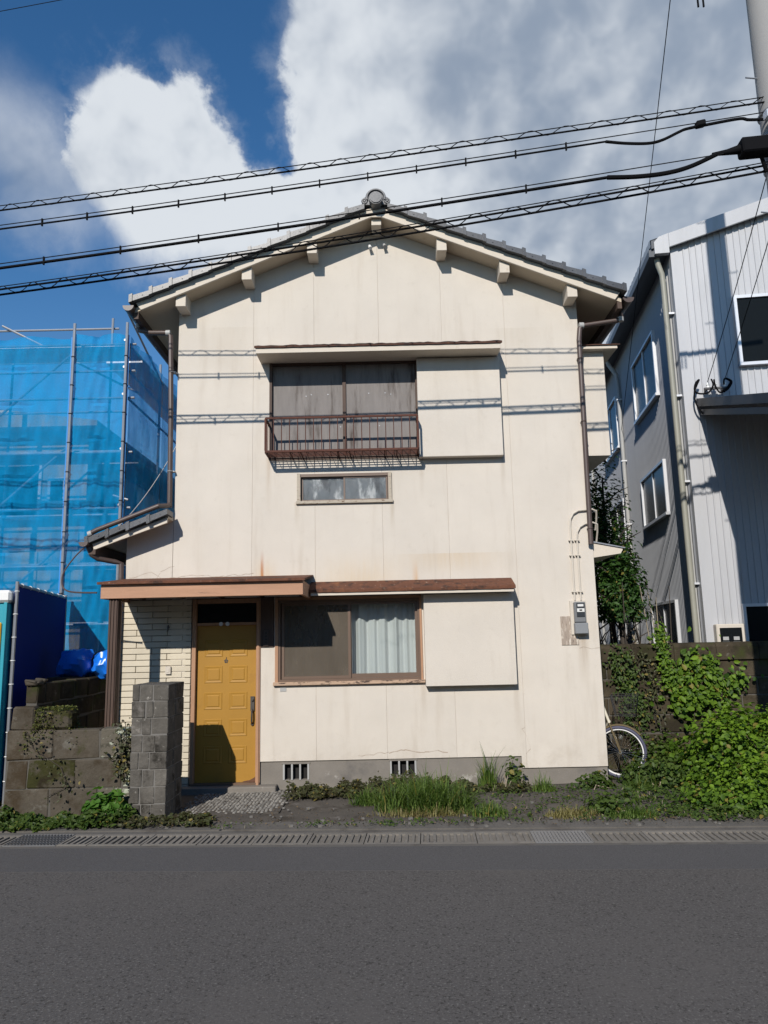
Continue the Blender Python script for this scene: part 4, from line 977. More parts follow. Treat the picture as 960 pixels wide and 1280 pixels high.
# house going up behind the sheets
cb = thing('house_under_construction', 'unfinished boarded house seen faintly through the blue mesh sheets', 'house', (-7, 8, 0))
MB().box(-10, -5.6, 3.9, 10, 0, 5.9).build('wall', M_beige, cb)
MB().prism_y([(-10.4, 5.9), (-5.3, 5.9), (-5.3, 6.0), (-7.9, 6.35), (-10.4, 6.0)], 3.5, 10.4).build('roof', M_beige, cb)
for x, z, w_, h_ in ((-6.9, 4.2, .9, 1.1), (-8.6, 4.2, .9, 1.1), (-6.9, 1.2, 1.2, 1.6), (-8.6, 1.4, .9, 1.1), (-6.15, 4.5, .35, .5), (-6.1, 1.6, .35, .9)):
    wn = MB().box(x-w_/2, x+w_/2, 3.86, 3.90, z, z+h_).build('window', M_white, cb); MB().box(x-w_/2+.06, x+w_/2-.06, 3.85, 3.86, z+.06, z+h_-.06).build('pane', M_panedark, wn)
for k in range(7): MB().box(-9.9+k*.62, -9.55+k*.62, 3.87, 3.90, 2.9, 3.6).build('board', M_osb if k % 2 else M_bluegrey, cb)
for k in range(5): MB().box(-9.4+k*.8, -8.9+k*.8, 3.865, 3.90, 3.62, 3.95).build('board', M_bluegrey, cb)
for y in (5, 7, 9): MB().box(-5.6, -5.56, y-.4, y+.4, 4.3, 5.3).build('window', M_panedark, cb)
# navy site panel
np_ = thing('site_panel', 'tall navy blue site hoarding panel on a grey pipe frame', 'panel', (-4.8, .7, 0))
a, b_ = Vector((-4.55, -.64, 0)), Vector((-5.09, 2.04, 0)); d = (b_-a); n_ = Vector((d.y, -d.x, 0)).normalized()
MB().obox((a+b_)/2+Vector((0, 0, 1.32)), d/2, n_*.006, (0, 0, 1.28)).build('board', M_panel, np_)
fr = MB().tube([a+Vector((0, 0, .0)), a+Vector((0, 0, 2.66))], .022, 8).tube([b_, b_+Vector((0, 0, 2.66))], .022, 8).tube([a+Vector((0, 0, 2.62)), b_+Vector((0, 0, 2.62))], .022, 8).build('pipe_frame', M_galv, np_, smooth=True)
for k in range(9): MB().ring(a+Vector((0, 0, .3+k*.28)), (0, 0, 1), .024, .006, 10, 5).build('tie', M_white, np_)
for k in range(7): q = a+d*(k+.5)/7; MB().ring(q+Vector((0, 0, 2.62)), d.normalized(), .024, .006, 10, 5).build('tie', M_white, np_)
# site toilet
st = thing('portable_toilet', 'teal portable site toilet with white roof and yellow door, behind the navy panel', 'toilet', (-5.4, -.1, 0))
tl_ = -n_; te = d.normalized(); ta = a+tl_*.06-te*.05
def tb(u0, u1, v0, v1, z0, z1, nm, m, par, bev=.012):
    c = ta+tl_*(u0+u1)/2+te*(v0+v1)/2+Vector((0, 0, (z0+z1)/2)); return MB().obox(c, tl_*(u1-u0)/2, te*(v1-v0)/2, (0, 0, (z1-z0)/2)).build(nm, m, par, bevel=bev)
tb(0, 1.15, 0, 1.15, .05, 2.40, 'body', M_teal, st, .02)
tb(-.02, 1.2, -.05, 1.2, 2.40, 2.55, 'roof', M_white, st, .03)
dr = tb(.075, 1.0, -.025, 0, .12, 2.16, 'door', M_yellow, st)
tb(.14, .19, -.05, -.025, 1.0, 1.15, 'handle', M_black, dr, .004)
tb(.02, .06, -.03, 0, .05, 2.40, 'corner_post', M_teal, st, .004)
# tarpaulin bundle on the wall
def tarp():
    V = []; F = []; nu, nv = 56, 18
    for i in range(nu+1):
        u = i/nu; x = -4.58+.73*u; pinch = 1-.42*math.exp(-((u-.60)/.09)**2)-.15*(u-.5)**2*2
        for j in range(nv):
            t = 2*math.pi*j/nv; fold = 1+.11*math.sin(t*5+u*14)*(.4+math.exp(-((u-.6)/.2)**2))+.05*math.sin(t*9-u*23)
            V.append((x+.03*math.sin(t*3+u*9), 0.90+.24*pinch*fold*math.cos(t), 1.60+.20*pinch*fold*math.sin(t)+.02*math.sin(u*7)))
    for i in range(nu):
        for j in range(nv): F.append((i*nv+j, i*nv+(j+1) % nv, (i+1)*nv+(j+1) % nv, (i+1)*nv+j))
    F += [tuple(range(nv-1, -1, -1)), tuple(nu*nv+j for j in range(nv))]
    return MB().add(V, F)
tp = tag(tarp().build('tarpaulin_bundle', M_tarp, smooth=True), 'crumpled bright blue tarpaulin bundle tied with cord', 'tarpaulin')
MB().ring((-4.14, .90, 1.605), (1, .1, 0), .142, .009, 20, 6).tube([(-4.14, .76, 1.66), (-4.09, .75, 1.74), (-4.03, .75, 1.79)], .006, 5).build('cord', M_cable, tp)
tag(MB().box(-4.72, -4.21, .68, 1.14, 0, 1.44).build('timber_stack', M_darkwood, bevel=.01), 'dark covered timber stack under the blue tarpaulin bundle', 'stack')

# ------------------------------------------------------------------ RIGHT BUILDING
BU, BV = Vector((.9924, -.123, 0)), Vector((.123, .9924, 0)); BP = Vector((4.80, 1.50, 0))
def bp(u, v, z): q = BP+BU*u+BV*v; return (q.x, q.y, z)
def bbox_(mb, u0, u1, v0, v1, z0, z1):
    V = [bp(u, v, z) for z in (z0, z1) for u, v in ((u0, v0), (u1, v0), (u1, v1), (u0, v1))]
    return mb.add(V, [(0, 3, 2, 1), (4, 5, 6, 7), (0, 1, 5, 4), (1, 2, 6, 5), (2, 3, 7, 6), (3, 0, 4, 7)])
RB = thing('metal_clad_building', 'tall silver metal-clad building with ribbed walls and sloped roof', 'building', BP)
EZ = 8.08; RSL = .30
def rz(u): return EZ+.10+RSL*u
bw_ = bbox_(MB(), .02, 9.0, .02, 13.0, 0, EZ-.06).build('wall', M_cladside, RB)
# front cladding: one sheet after another, each with trapezoid ribs
def clad_sheet(u0, u1, zb, ztf, pitch=.1, amp=.014, nm='cladding_sheet'):
    V = []; F = []; n = int(round((u1-u0)/pitch)); prof = []
    for k in range(n):
        a = u0+k*pitch; prof += [(a, 0), (a+pitch*.72, 0), (a+pitch*.78, amp), (a+pitch*.94, amp)]
    prof.append((u1, 0))
    for u, o in prof: V += [bp(u, -.004-o, zb), bp(u, -.004-o, ztf(u))]
    for i in range(len(prof)-1): a = i*2; F.append((a, a+2, a+3, a+1))
    return MB().add(V, F).build(nm, M_clad, bw_)
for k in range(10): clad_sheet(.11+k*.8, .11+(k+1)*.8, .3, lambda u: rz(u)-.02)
bbox_(MB(), -.012, .11, -.022, .10, 0, EZ+.02).build('corner_trim', M_clad, RB)
# side cladding: fine ribs
def side_sheet(v0, v1):
    V = []; F = []; p = .09; n = int(round((v1-v0)/p))
    for k in range(2*n+1): v = v0+k*p/2; o = .004+(.024 if k % 2 else 0); V += [bp(-o, v, .2), bp(-o, v, EZ)]
    for i in range(2*n): a = i*2; F.append((a+1, a+3, a+2, a))
    return MB().add(V, F).build('cladding_sheet', M_cladside, bw_)
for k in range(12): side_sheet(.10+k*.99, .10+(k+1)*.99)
# roof, verge and eave
rb = MB(); P = [(-.32, EZ-.02), (9.2, EZ-.02+RSL*9.5), (9.2, EZ+.12+RSL*9.5), (-.32, EZ+.12)]
V = [bp(u, v, z) for v in (-.10, 13.2) for u, z in P]
rb.add(V, [(0, 1, 2, 3), (7, 6, 5, 4), (0, 4, 5, 1), (1, 5, 6, 2), (2, 6, 7, 3), (3, 7, 4, 0)]); rfo = rb.build('roof', M_eave, RB)
vb = MB(); P = [(-.05, EZ-.03), (9.2, EZ-.10+RSL*9.25), (9.2, EZ+.14+RSL*9.5), (-.05, EZ+.14+RSL*.27)]
V = [bp(u, v, z) for v in (-.13, -.102) for u, z in P]
vb.add(V, [(0, 1, 2, 3), (7, 6, 5, 4), (0, 4, 5, 1), (1, 5, 6, 2), (2, 6, 7, 3), (3, 7, 4, 0)]); vb.build('verge_trim', M_clad, rfo, bevel=.01)
bbox_(MB(), -.36, -.06, -.13, -.02, EZ-.22, EZ+.16).build('corner_cap', M_clad, rfo, bevel=.04) if False else None
MB().add([bp(u, -.125, z) for u, z in ((-.28, EZ-.12), (-.05, EZ-.12), (-.05, EZ+.14+RSL*.27), (-.20, EZ+.17), (-.28, EZ+.08))]+[bp(u, -.03, z) for u, z in ((-.28, EZ-.12), (-.05, EZ-.12), (-.05, EZ+.14+RSL*.27), (-.20, EZ+.17), (-.28, EZ+.08))], [(0, 1, 2, 3, 4), (9, 8, 7, 6, 5)]+[(i, i+5, (i+1) % 5+5, (i+1) % 5) for i in range(5)]).build('corner_cap', M_clad, rfo)
for k in range(60):      # ribs of the eave edge
    pass
V = []; F = []; n = 150
for i in range(n+1):
    v = -.08+13.2*i/n; o = .02 if i % 2 else 0; V += [bp(-.33, v, EZ+.02+o), bp(-.33, v, EZ+.14+o), bp(.0, v, EZ+.24+o)]
for i in range(n): a = i*3; F += [(a, a+3, a+4, a+1), (a+1, a+4, a+5, a+2)]
MB().add(V, F).build('eave_edge', M_clad, rfo)
gt = bbox_(MB(), -.36, -.24, -.06, 13.1, EZ-.14, EZ-.02).build('eave_gutter', M_eave, rfo)
bbox_(MB(), -.24, -.02, .0, 13.0, EZ-.05, EZ-.03).build('soffit', M_eave, rfo)
def bpipe(pts, r=.045, m=M_grey_pipe): return MB().tube([bp(*q) for q in pts], r, 10).build('downpipe', m, RB, smooth=True)
d1 = bpipe([(-.22, .05, EZ-.12), (-.20, .05, EZ-.25), (-.15, .07, EZ-.40), (-.14, .08, EZ-.6), (-.11, .10, .2)], .045, mat('olive_pipe', (.27, .265, .22), .5, .08))
d2 = bpipe([(-.29, 4.6, EZ-.12), (-.25, 4.6, EZ-.25), (-.10, 4.6, EZ-.5), (-.085, 4.6, EZ-.7), (-.085, 4.6, .2)], .045)
bpipe([(-.085, 8.9, EZ-.2), (-.085, 8.9, .2)], .045)
for dp, v in ((d1, .12), (d2, 4.6)):
    for z in (2.6, 4.2, 5.6, 7.0): bbox_(MB(), -.14, -.0, v-.05, v+.05, z-.015, z+.015).build('pipe_clip', M_silver, dp)
for u, v in ((-.03, .14), (-.02, .24)): bpipe([(u-.02, v+.02, EZ-.4), (u-.02, v+.02, .2)], .018, M_grey_pipe)
def side_window(v0, v1, z0, z1):
    w_ = MB(); bbox_(w_, -.075, -.01, v0, v0+.05, z0, z1); bbox_(w_, -.075, -.01, v1-.05, v1, z0, z1); bbox_(w_, -.075, -.01, v0+.05, v1-.05, z1-.045, z1); bbox_(w_, -.10, -.01, v0-.02, v1+.02, z0-.05, z0)
    o = w_.build('side_window', M_silver, RB)
    bbox_(MB(), -.055, -.035, (v0+v1)/2-.02, (v0+v1)/2+.02, z0, z1-.045).build('meeting_rail', M_silver, o)
    for a, b_ in ((v0+.05, (v0+v1)/2-.02), ((v0+v1)/2+.02, v1-.05)): bbox_(MB(), -.036, -.03, a, b_, z0, z1-.045).build('pane', M_panedark, o)
    bbox_(MB(), -.029, -.025, v0+.05, v1-.05, z0, z1-.045).build('interior_shade_sheet', M_black, o)  # flat black sheet behind the panes; its colour stands in for the room's shade
for v0 in (1.36, 5.1):
    for z0, z1 in ((6.08, 7.26), (3.93, 4.87), (1.45, 2.42)): side_window(v0, v0+1.87, z0, z1)
def front_window(u0, u1, z0, z1, fw_=.05):
    w_ = MB(); bbox_(w_, u0, u0+fw_, -.075, -.02, z0, z1); bbox_(w_, u1-fw_, u1, -.075, -.02, z0, z1); bbox_(w_, u0+fw_, u1-fw_, -.075, -.02, z1-fw_, z1); bbox_(w_, u0-.01, u1+.01, -.10, -.02, z0-fw_, z0)
    o = w_.build('front_window', M_silver, RB)
    bbox_(MB(), u0+fw_, u1-fw_, -.045, -.04, z0, z1-fw_).build('pane', M_panedark, o); bbox_(MB(), u0+fw_, u1-fw_, -.036, -.03, z0, z1-fw_).build('interior_shade_sheet', M_black, o)  # black sheet behind the pane paints the unlit room
front_window(.87, 2.6, 6.03, 7.16); front_window(.535, 1.9, .9, 2.27, .045)
# gas meter box on the front wall
mb_ = thing('meter_box', 'cream meter box with dark window above the block wall on silver cladding', 'meter box', bp(.3, -.1, 1.55))
bbox_(MB(), .10, .50, -.17, -.02, 1.50, 1.975).build('case', M_meterlt, mb_, bevel=.012)
bbox_(MB(), .145, .455, -.178, -.17, 1.58, 1.92).build('window', M_panedark, mb_, bevel=.004)
for u in (.22, .37): bbox_(MB(), u-.04, u+.04, -.182, -.178, 1.74, 1.79).build('dial', M_grey_pipe, mb_); bbox_(MB(), u-.05, u+.05, -.181, -.178, 1.62, 1.72).build('meter_face', M_meter, mb_)
# carport roof sloping down towards the road
cp = thing('carport', 'dark steel carport roof sloping down from the silver building', 'carport', bp(1.6, -3.3, 0))
CS = .30; Q = 3.35
cb2 = MB(); V = []
for q in (0, Q):
    for u in (.21, 3.6): V += [bp(u, -.03-q, 5.40-CS*q), bp(u, -.03-q, 5.45-CS*q)]
cb2.add(V, [(0, 2, 6, 4), (1, 5, 7, 3), (0, 4, 5, 1), (2, 3, 7, 6), (4, 6, 7, 5), (0, 1, 3, 2)]); cb2.build('roof_panel', M_carport, cp)
for u, zo, hh, wd in ((.20, 0, .13, .03), (.25, -.14, .09, .04)):
    V = []
    for q in (0, Q+.02):
        for uu in (u-wd, u): V += [bp(uu, -.03-q, 5.37+zo-CS*q), bp(uu, -.03-q, 5.37+zo+hh-CS*q)]
    MB().add(V, [(0, 2, 6, 4), (1, 5, 7, 3), (0, 4, 5, 1), (2, 3, 7, 6), (4, 6, 7, 5), (0, 1, 3, 2)]).build('verge_beam', M_carport, cp)
for u in (.5, 3.4): bbox_(MB(), u-.05, u+.05, -Q+.05, -Q+.15, 0, 5.25-CS*Q).build('post', M_carport, cp)

# bracket with insulators and looping service cables
ib = thing('cable_bracket', 'small wall bracket with looping black service cables and insulators above the carport', 'bracket', bp(.4, -.1, 5.6))
bbox_(MB(), .27, .62, -.16, -.12, 5.60, 5.63).build('bar', M_carport, ib); bbox_(MB(), .30, .33, -.12, -.015, 5.60, 5.63).build('bracket_arm', M_carport, ib); bbox_(MB(), .56, .59, -.12, -.015, 5.60, 5.63).build('bracket_arm', M_carport, ib)
for u in (.33, .44, .58): MB().tube([bp(u, -.14, 5.63), bp(u, -.14, 5.72)], [.022, .012], 8).disc(bp(u, -.14, 5.68), (0, 0, 1), .026, .02, 10).build('insulator', M_white, ib)
def bez(pts, n=10):
    pts = [Vector(p) for p in pts]; out = []
    for i in range(len(pts)-1):
        p0, p1, p2, p3 = pts[max(i-1, 0)], pts[i], pts[i+1], pts[min(i+2, len(pts)-1)]
        for k in range(n):
            t = k/n; out.append(.5*((2*p1)+(-p0+p2)*t+(2*p0-5*p1+4*p2-p3)*t*t+(-p0+3*p1-3*p2+p3)*t**3))
    out.append(pts[-1]); return out
for q in ([(.38, 5.76), (.40, 5.66), (.33, 5.55), (.20, 5.53), (.12, 5.58), (.14, 5.70), (.20, 5.76), (.15, 5.66), (.11, 5.55), (.12, 5.38), (.20, 5.22), (.26, 5.20)], [(.42, 5.75), (.44, 5.62), (.50, 5.53), (.60, 5.60), (.66, 5.70), (.58, 5.75), (.56, 5.66)], [(.60, 5.76), (.68, 5.70), (.63, 5.60), (.55, 5.54)]):
    MB().tube(bez([bp(u, -.17, z) for u, z in q], 6), .014, 6).build('loop_cable', M_cable, ib, smooth=True)

# ------------------------------------------------------------------ UTILITY POLE AND OVERHEAD LINES
up = thing('utility_pole', 'round grey concrete utility pole carrying the overhead cables', 'utility pole', (4.345, -2.62, 0))
MB().tube([(4.345, -2.62, 0), (4.345, -2.62, 6), (4.345, -2.62, 12)], [.20, .178, .15], 24).build('shaft', M_pole, up, smooth=True)
for k in range(12):
    z = 2.2+k*.8; s_ = -1 if k % 2 else 1; MB().tube([(4.345+s_*.15, -2.62, z), (4.345+s_*.30, -2.63, z+.01)], .009, 6).build('step_bolt', M_galv, up)
for z in (6.72, 7.08, 7.36): MB().ring((4.345, -2.62, z), (0, 0, 1), .182, .014, 24, 6).build('pole_band', M_galv, up)
MB().box(4.10, 4.30, -2.86, -2.78, 7.17, 7.25).build('pole_clamp', M_silver, up)
MB().tube([(3.55, -2.60, 8.92), (4.9, -2.60, 8.92)], .035, 8).build('crossarm', M_galv, up)
for x in (3.62, 3.68): MB().tube([(x, -2.62, 8.88), (x-.01, -2.64, 8.70)], .012, 6).build('hanger', M_cable, up)
cl = thing('cable_closure', 'black cable splice box hanging from the utility pole', 'splice box', (4.1, -2.75, 6.75))
MB().obox((4.12, -2.76, 6.885), (.29, -.01, .018), (.005, .085, 0), (-.006, 0, .085)).build('case', M_cable, cl, bevel=.015)
MB().tube([(3.55, -2.72, 6.83), (3.70, -2.73, 6.845), (3.84, -2.74, 6.87)], [.018, .03, .05], 10).build('boot', M_cable, cl, smooth=True)
MB().tube([(4.05, -2.74, 6.80), (4.12, -2.68, 6.66)], .02, 6).tube([(4.2, -2.74, 6.80), (4.28, -2.68, 6.68)], .02, 6).build('hanger', M_cable, cl)

def along(pts, x):
    for (a, b_) in zip(pts, pts[1:]):
        if a[0] <= x <= b_[0]: u = (x-a[0])/(b_[0]-a[0]); return Vector(a)*(1-u)+Vector(b_)*u
    return Vector(pts[0]) if x < pts[0][0] else Vector(pts[-1])
def smooth_line(c, x0, x1, n):                # c: quadratic fit y(x), z(x)
    return [Vector((x, np.polyval(c[0], x), np.polyval(c[1], x))) for x in np.linspace(x0, x1, n)]
def fit(P):
    P = np.array(P); return np.polyfit(P[:, 0], P[:, 1], 1), np.polyfit(P[:, 0], P[:, 2], 2)
c1 = fit([(-4.48, -1.76, 6.993), (-2.53, -1.93, 7.074), (-.64, -2.16, 7.180), (.087, -2.19, 7.215), (1.51, -2.39, 7.305), (2.89, -2.545, 7.388), (3.975, -2.667, 7.45)])
c2 = fit([(-4.415, -1.85, 6.702), (-2.128, -2.02, 6.815), (.082, -2.27, 6.978), (1.496, -2.418, 7.077), (2.53, -2.52, 7.144), (4.02, -2.71, 7.27)])
c3 = fit([(-4.31, -1.98, 6.127), (-2.08, -2.166, 6.274), (.07, -2.38, 6.44), (1.449, -2.543, 6.561), (2.446, -2.66, 6.64), (3.6, -2.75, 6.75)])
c4 = fit([(-4.43, -1.722, 5.955), (-2.147, -1.885, 6.087), (.066, -2.114, 6.27), (1.475, -2.352, 6.41), (2.838, -2.50, 6.547), (4.03, -2.646, 6.656)])
UPZ = Vector((0, 0, 1)); XL = -11.0
def bundle(label, c, x1, cable_r, gap, wave=None, clips=None, second=None, xc=None):
    t = thing('overhead_cable', label, 'cable', smooth_line(c, 0, 1, 2)[0], 'overhead cables')
    ln = smooth_line(c, XL, xc or x1, 90); MB().tube(ln, cable_r*.78, 6).build('cable', M_cable, t, smooth=True)
    lt_ = smooth_line(c, XL, x1, 60); MB().tube([p+UPZ*gap for p in lt_], .006, 5).build('messenger_wire', M_wire, t, smooth=True)
    if second: MB().tube([p+UPZ*second[0]+Vector((0, .03, 0)) for p in smooth_line(c, XL, x1, 90)], second[1], 6).build('cable', M_cable, t, smooth=True)
    if wave:
        per, amp, off, r = wave; n = int((x1-XL)/per*10); pts = []
        for i in range(n+1):
            x = XL+(x1-XL)*i/n; p = Vector((x, np.polyval(c[0], x), np.polyval(c[1], x))); ph = 2*math.pi*(x-XL)/per+.7*math.sin(x*1.7)
            pts.append(p+UPZ*(off+amp*math.sin(ph))+Vector((0, .03*math.cos(ph), 0)))
        MB().tube(pts, r, 4).build('lashing_wire', M_wire, t, smooth=True)
    if clips:
        x = XL
        while x < (xc or x1):
            p = Vector((x, np.polyval(c[0], x), np.polyval(c[1], x))); MB().box(p.x-.008, p.x+.008, p.y-.012, p.y+.012, p.z-.03, p.z+gap+.01).build('hanger_clip', M_cable, t); x += clips
    return t
bundle('topmost overhead cable with wide looping lashing wire', c1, 4.25, .014, .062, (.36, .035, .03, .005))
t2 = bundle('thin overhead cable hung from its wire by evenly spaced clips, second from top', c2, 4.25, .015, .05, None, .545, xc=2.50)
def P2(x, dz=0): return Vector((x, np.polyval(c2[0], x), np.polyval(c2[1], x)+dz))
MB().tube(bez([P2(2.50), P2(2.72, -.06), P2(2.95, -.10), P2(3.10, -.085), P2(3.28, -.02), P2(3.36, .0), P2(3.55, .01), P2(3.9, .02), P2(4.0, -.01), P2(4.2, -.04)], 8), .016, 8).build('cable', M_cable, t2, smooth=True)
MB().obox(P2(3.50, .03), (.05, -.005, .008), (0, .035, 0), (0, 0, .035)).build('joint_box', M_cable, t2, bevel=.012)
t3 = bundle('thick overhead cable running into the black splice box', c3, 3.65, .023, .055, None, .9, xc=2.45)
def P3(x, dz=0): return Vector((x, np.polyval(c3[0], x), np.polyval(c3[1], x)+dz))
MB().tube(bez([P3(2.45), P3(2.75, -.045), P3(3.05, -.06), P3(3.3, -.03), P3(3.58, .06)], 8), .024, 8).build('cable', M_cable, t3, smooth=True)
bundle('lowest overhead cable pair bound together with zigzag lashing wire', c4, 4.25, .018, .105, (.40, .05, .055, .006), None, (.085, .013))
def wire(label, a, b_, r=.005, sag=.0, m=M_wire, nm='service_wire'):
    a, b_ = Vector(a), Vector(b_); pts = [a.lerp(b_, i/24)-UPZ*sag*4*(i/24)*(1-i/24) for i in range(25)]
    return tag(MB().tube(pts, r, 5).build(nm, m, smooth=True), label, 'wire')
wire('thin slanting drop wire from high above the road to the side of the metal building', (3.44, -2.6, 9.45), bp(-.05, 5.0, 6.15), .006)
wire('service wire from the utility pole to the inner insulator above the carport', (4.36, -2.45, 7.05), bp(.33, -.14, 5.72), .006, .05)
wire('service wire from the utility pole to the outer insulator above the carport', (4.50, -2.45, 6.78), bp(.58, -.14, 5.72), .006, .03)
wire('very thin lone wire crossing the blue sky high above the topmost overhead cable', (-6.0, -2.5, 8.63), (-1.5, -2.5, 9.50), .004)
wire('pair of pale wires draped from the scaffold to the lean-to roof', (-3.75, .2, 3.35), (-2.9, 1.2, 5.4), .006, .22, M_grey_pipe)

# ------------------------------------------------------------------ BICYCLE
bk = thing('bicycle', 'old bicycle with white rims and wire basket parked behind the house corner', 'bicycle', (3.05, .6, 0))
fx = Vector((3.035, .33, .335)); wd = Vector((.93, -.36, 0)).normalized(); wax = Vector((-wd.y, wd.x, 0))
whl = MB().ring(fx, wax, .312, .022, 48, 8).build('wheel', M_tyre, bk, smooth=True)
MB().ring(fx, wax, .287, .011, 48, 6).build('rim', M_white, whl, smooth=True)
sp = MB()
for k in range(28):
    t = 2*math.pi*k/28; q = fx+wd*(.28*math.cos(t))+UPZ*(.28*math.sin(t)); sp.tube([fx+wax*(.025 if k % 2 else -.025), q], .0014, 4)
sp.build('spokes', M_chrome, whl); MB().disc(fx, wax, .022, .08, 12).build('hub', M_chrome, whl, smooth=True)
crown = fx+UPZ*.37-wd*.115; head = fx+UPZ*.60-wd*.19
for s_ in (-1, 1): MB().tube([fx+wax*.05*s_, fx+UPZ*.16-wd*.045+wax*.052*s_, crown+wax*.03*s_], .011, 8).build('fork_blade', M_gold, bk, smooth=True)
MB().tube([crown, head], .019, 10).build('head_tube', M_bikew, bk, smooth=True)
MB().tube([fx+(wd*math.cos(t)+UPZ*math.sin(t))*.345 for t in [math.radians(a) for a in range(40, 150, 8)]], .014, 6).build('mudguard', M_gold, bk, smooth=True)
MB().tube([fx+UPZ*.16-wd*.0+wax*.07, fx+UPZ*.20+wd*.03+wax*.07], .026, 8).build('dynamo', M_chrome, bk, smooth=True)
bc = fx+UPZ*.60+wd*.10
bs_ = MB()
def bq(i, j, k): return bc+wd*(i*.15*(1+.15*k))+wax*(j*.14*(1+.15*k))+UPZ*(k*.13)
for k in (-1, -.5, 0, .5, 1):
    c4_ = [bq(-1, -1, k), bq(1, -1, k), bq(1, 1, k), bq(-1, 1, k)]
    for a, b_ in zip(c4_, c4_[1:]+c4_[:1]): bs_.tube([a, b_], .004 if abs(k) == 1 else .002, 4)
for i in np.linspace(-1, 1, 9):
    for j in (-1, 1): bs_.tube([bq(i, j, -1), bq(i, j, 1)], .002, 4); bs_.tube([bq(j, i, -1), bq(j, i, 1)], .002, 4)
    bs_.tube([bq(i, -1, -1), bq(i, 1, -1)], .002, 4)
bs_.build('basket', M_carport, bk)
bd_ = Vector((-.06, 1, 0)).normalized(); rear = fx+bd_*1.05-wd*.15; rear.z = .335; bbk = fx+bd_*.58-wd*.15; bbk.z = .29; seat = bbk+UPZ*.45+bd_*.12
for p, q, r in ((crown+UPZ*.02, bbk, .018), (bbk, seat, .016), (bbk, rear, .011), (seat-UPZ*.06, rear, .009)): MB().tube([p, q], r, 8).build('frame_tube', M_bikew, bk, smooth=True)
MB().tube([head, head+UPZ*.14], .013, 8).tube([head+UPZ*.14-wax*.27-wd*.12, head+UPZ*.16-wax*.1, head+UPZ*.16+wax*.1, head+UPZ*.14+wax*.27-wd*.12], .011, 8).build('handlebar', M_chrome, bk, smooth=True)
MB().prism_z([(seat.x-.03, seat.y-.16), (seat.x+.03, seat.y-.16), (seat.x+.09, seat.y+.1), (seat.x-.09, seat.y+.1)], seat.z, seat.z+.06).build('saddle', M_black, bk, bevel=.02)
rx = Vector((1, .06, 0)); rwh = MB().ring(rear, rx, .312, .022, 40, 8).build('wheel', M_tyre, bk, smooth=True); MB().ring(rear, rx, .287, .011, 40, 6).build('rim', M_white, rwh, smooth=True)

# ------------------------------------------------------------------ PLANTS
def plant(name, label, cat, base, group=None): return thing(name, label, cat, base, group)
def stems(P, base, n, m, parent, r=.006, spread=.3):
    b = MB()
    for k in range(n):
        q = P[RNG.integers(0, len(P))]; s_ = Vector((base[0]+random.uniform(-spread, spread), base[1]+random.uniform(-spread, spread), base[2])); e = Vector(q)
        mid = s_.lerp(e, .55)+Vector((random.uniform(-.05, .05), random.uniform(-.05, .05), .04)); b.tube([s_, mid, e], [r, r*.7, r*.35], 5)
    b.build('stem', m, parent, smooth=True)
def bush(name, label, base, r, n, size, L, seed, group=None, nst=12, lumps=12, shell=.4, cat='bush', aspect=.72, sm=M_stem):
    P, N = dome_points(n, base, r, 1.0, shell, lumps, seed); P[:, 2] = np.maximum(P[:, 2], .02)
    t = plant(name, label, cat, base, group)
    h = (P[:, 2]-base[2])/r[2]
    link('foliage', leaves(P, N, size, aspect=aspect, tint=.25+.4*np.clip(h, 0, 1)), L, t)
    stems(P, base, nst, sm, t, .007, r[0]*.5); return t
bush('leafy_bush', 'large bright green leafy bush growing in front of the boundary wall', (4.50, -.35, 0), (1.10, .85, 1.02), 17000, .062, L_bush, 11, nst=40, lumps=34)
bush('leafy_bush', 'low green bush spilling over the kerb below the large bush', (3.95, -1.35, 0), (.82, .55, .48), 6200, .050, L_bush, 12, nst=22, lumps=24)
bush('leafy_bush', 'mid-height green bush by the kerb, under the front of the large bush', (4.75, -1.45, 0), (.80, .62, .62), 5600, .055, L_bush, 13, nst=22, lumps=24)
bush('weed_clump', 'tangled dull green weeds around the bicycle wheel', (3.38, -.15, 0), (.55, .50, .40), 2800, .05, L_weed, 14, nst=18, cat='weeds')
bush('weed_clump', 'dull weeds at the foot of the boundary wall behind the bicycle', (3.6, .45, 0), (.50, .22, .55), 1900, .055, L_weed, 15, nst=14, cat='weeds')
# climbing vines over the boundary wall
def vine(label, pts, n, spread, size, L, seed, yw=.90, strands=5):
    g = np.random.default_rng(seed); pts = [np.array(p) for p in pts]; P = []
    for k in range(n):
        i = g.integers(0, len(pts)-1); u = g.random(); q = pts[i]*(1-u)+pts[i+1]*u; w_ = spread*(.5+g.random())
        P.append([q[0]+g.normal()*w_, yw-.02-abs(g.normal())*.06, q[1]+g.normal()*w_])
    P = np.array(P); P[:, 2] = np.maximum(P[:, 2], .03); N = np.stack([g.normal(size=n)*.4, -np.ones(n), .5+g.normal(size=n)*.3], 1)
    t = plant('climbing_vine', label, 'vine', (pts[0][0], yw-.03, 0)); link('foliage', leaves(P, N, size, tint=.45), L, t)
    b = MB()
    for k in range(strands): b.tube([(p[0]+random.uniform(-.05, .05), yw-.015, p[1]) for p in pts], .004, 5)
    b.build('stem', M_bark, t); return t
vine('narrow green vine hanging over the coping of the boundary wall', [(3.86, 1.95), (3.86, 1.75), (3.90, 1.45), (3.92, 1.10)], 420, .05, .05, L_bush, 3, .875)
vine('broad leafy vine spreading across the boundary wall above the bush', [(4.35, 1.42), (4.15, 1.30), (4.0, 1.10), (4.25, .95), (4.5, 1.05), (4.1, .75)], 520, .13, .085, L_bush, 4)
vine('sparse dull ivy on the shaded end of the boundary wall', [(3.35, 1.6), (3.42, 1.35), (3.38, 1.1), (3.5, .9), (3.55, .6)], 420, .06, .045, L_weed, 5)
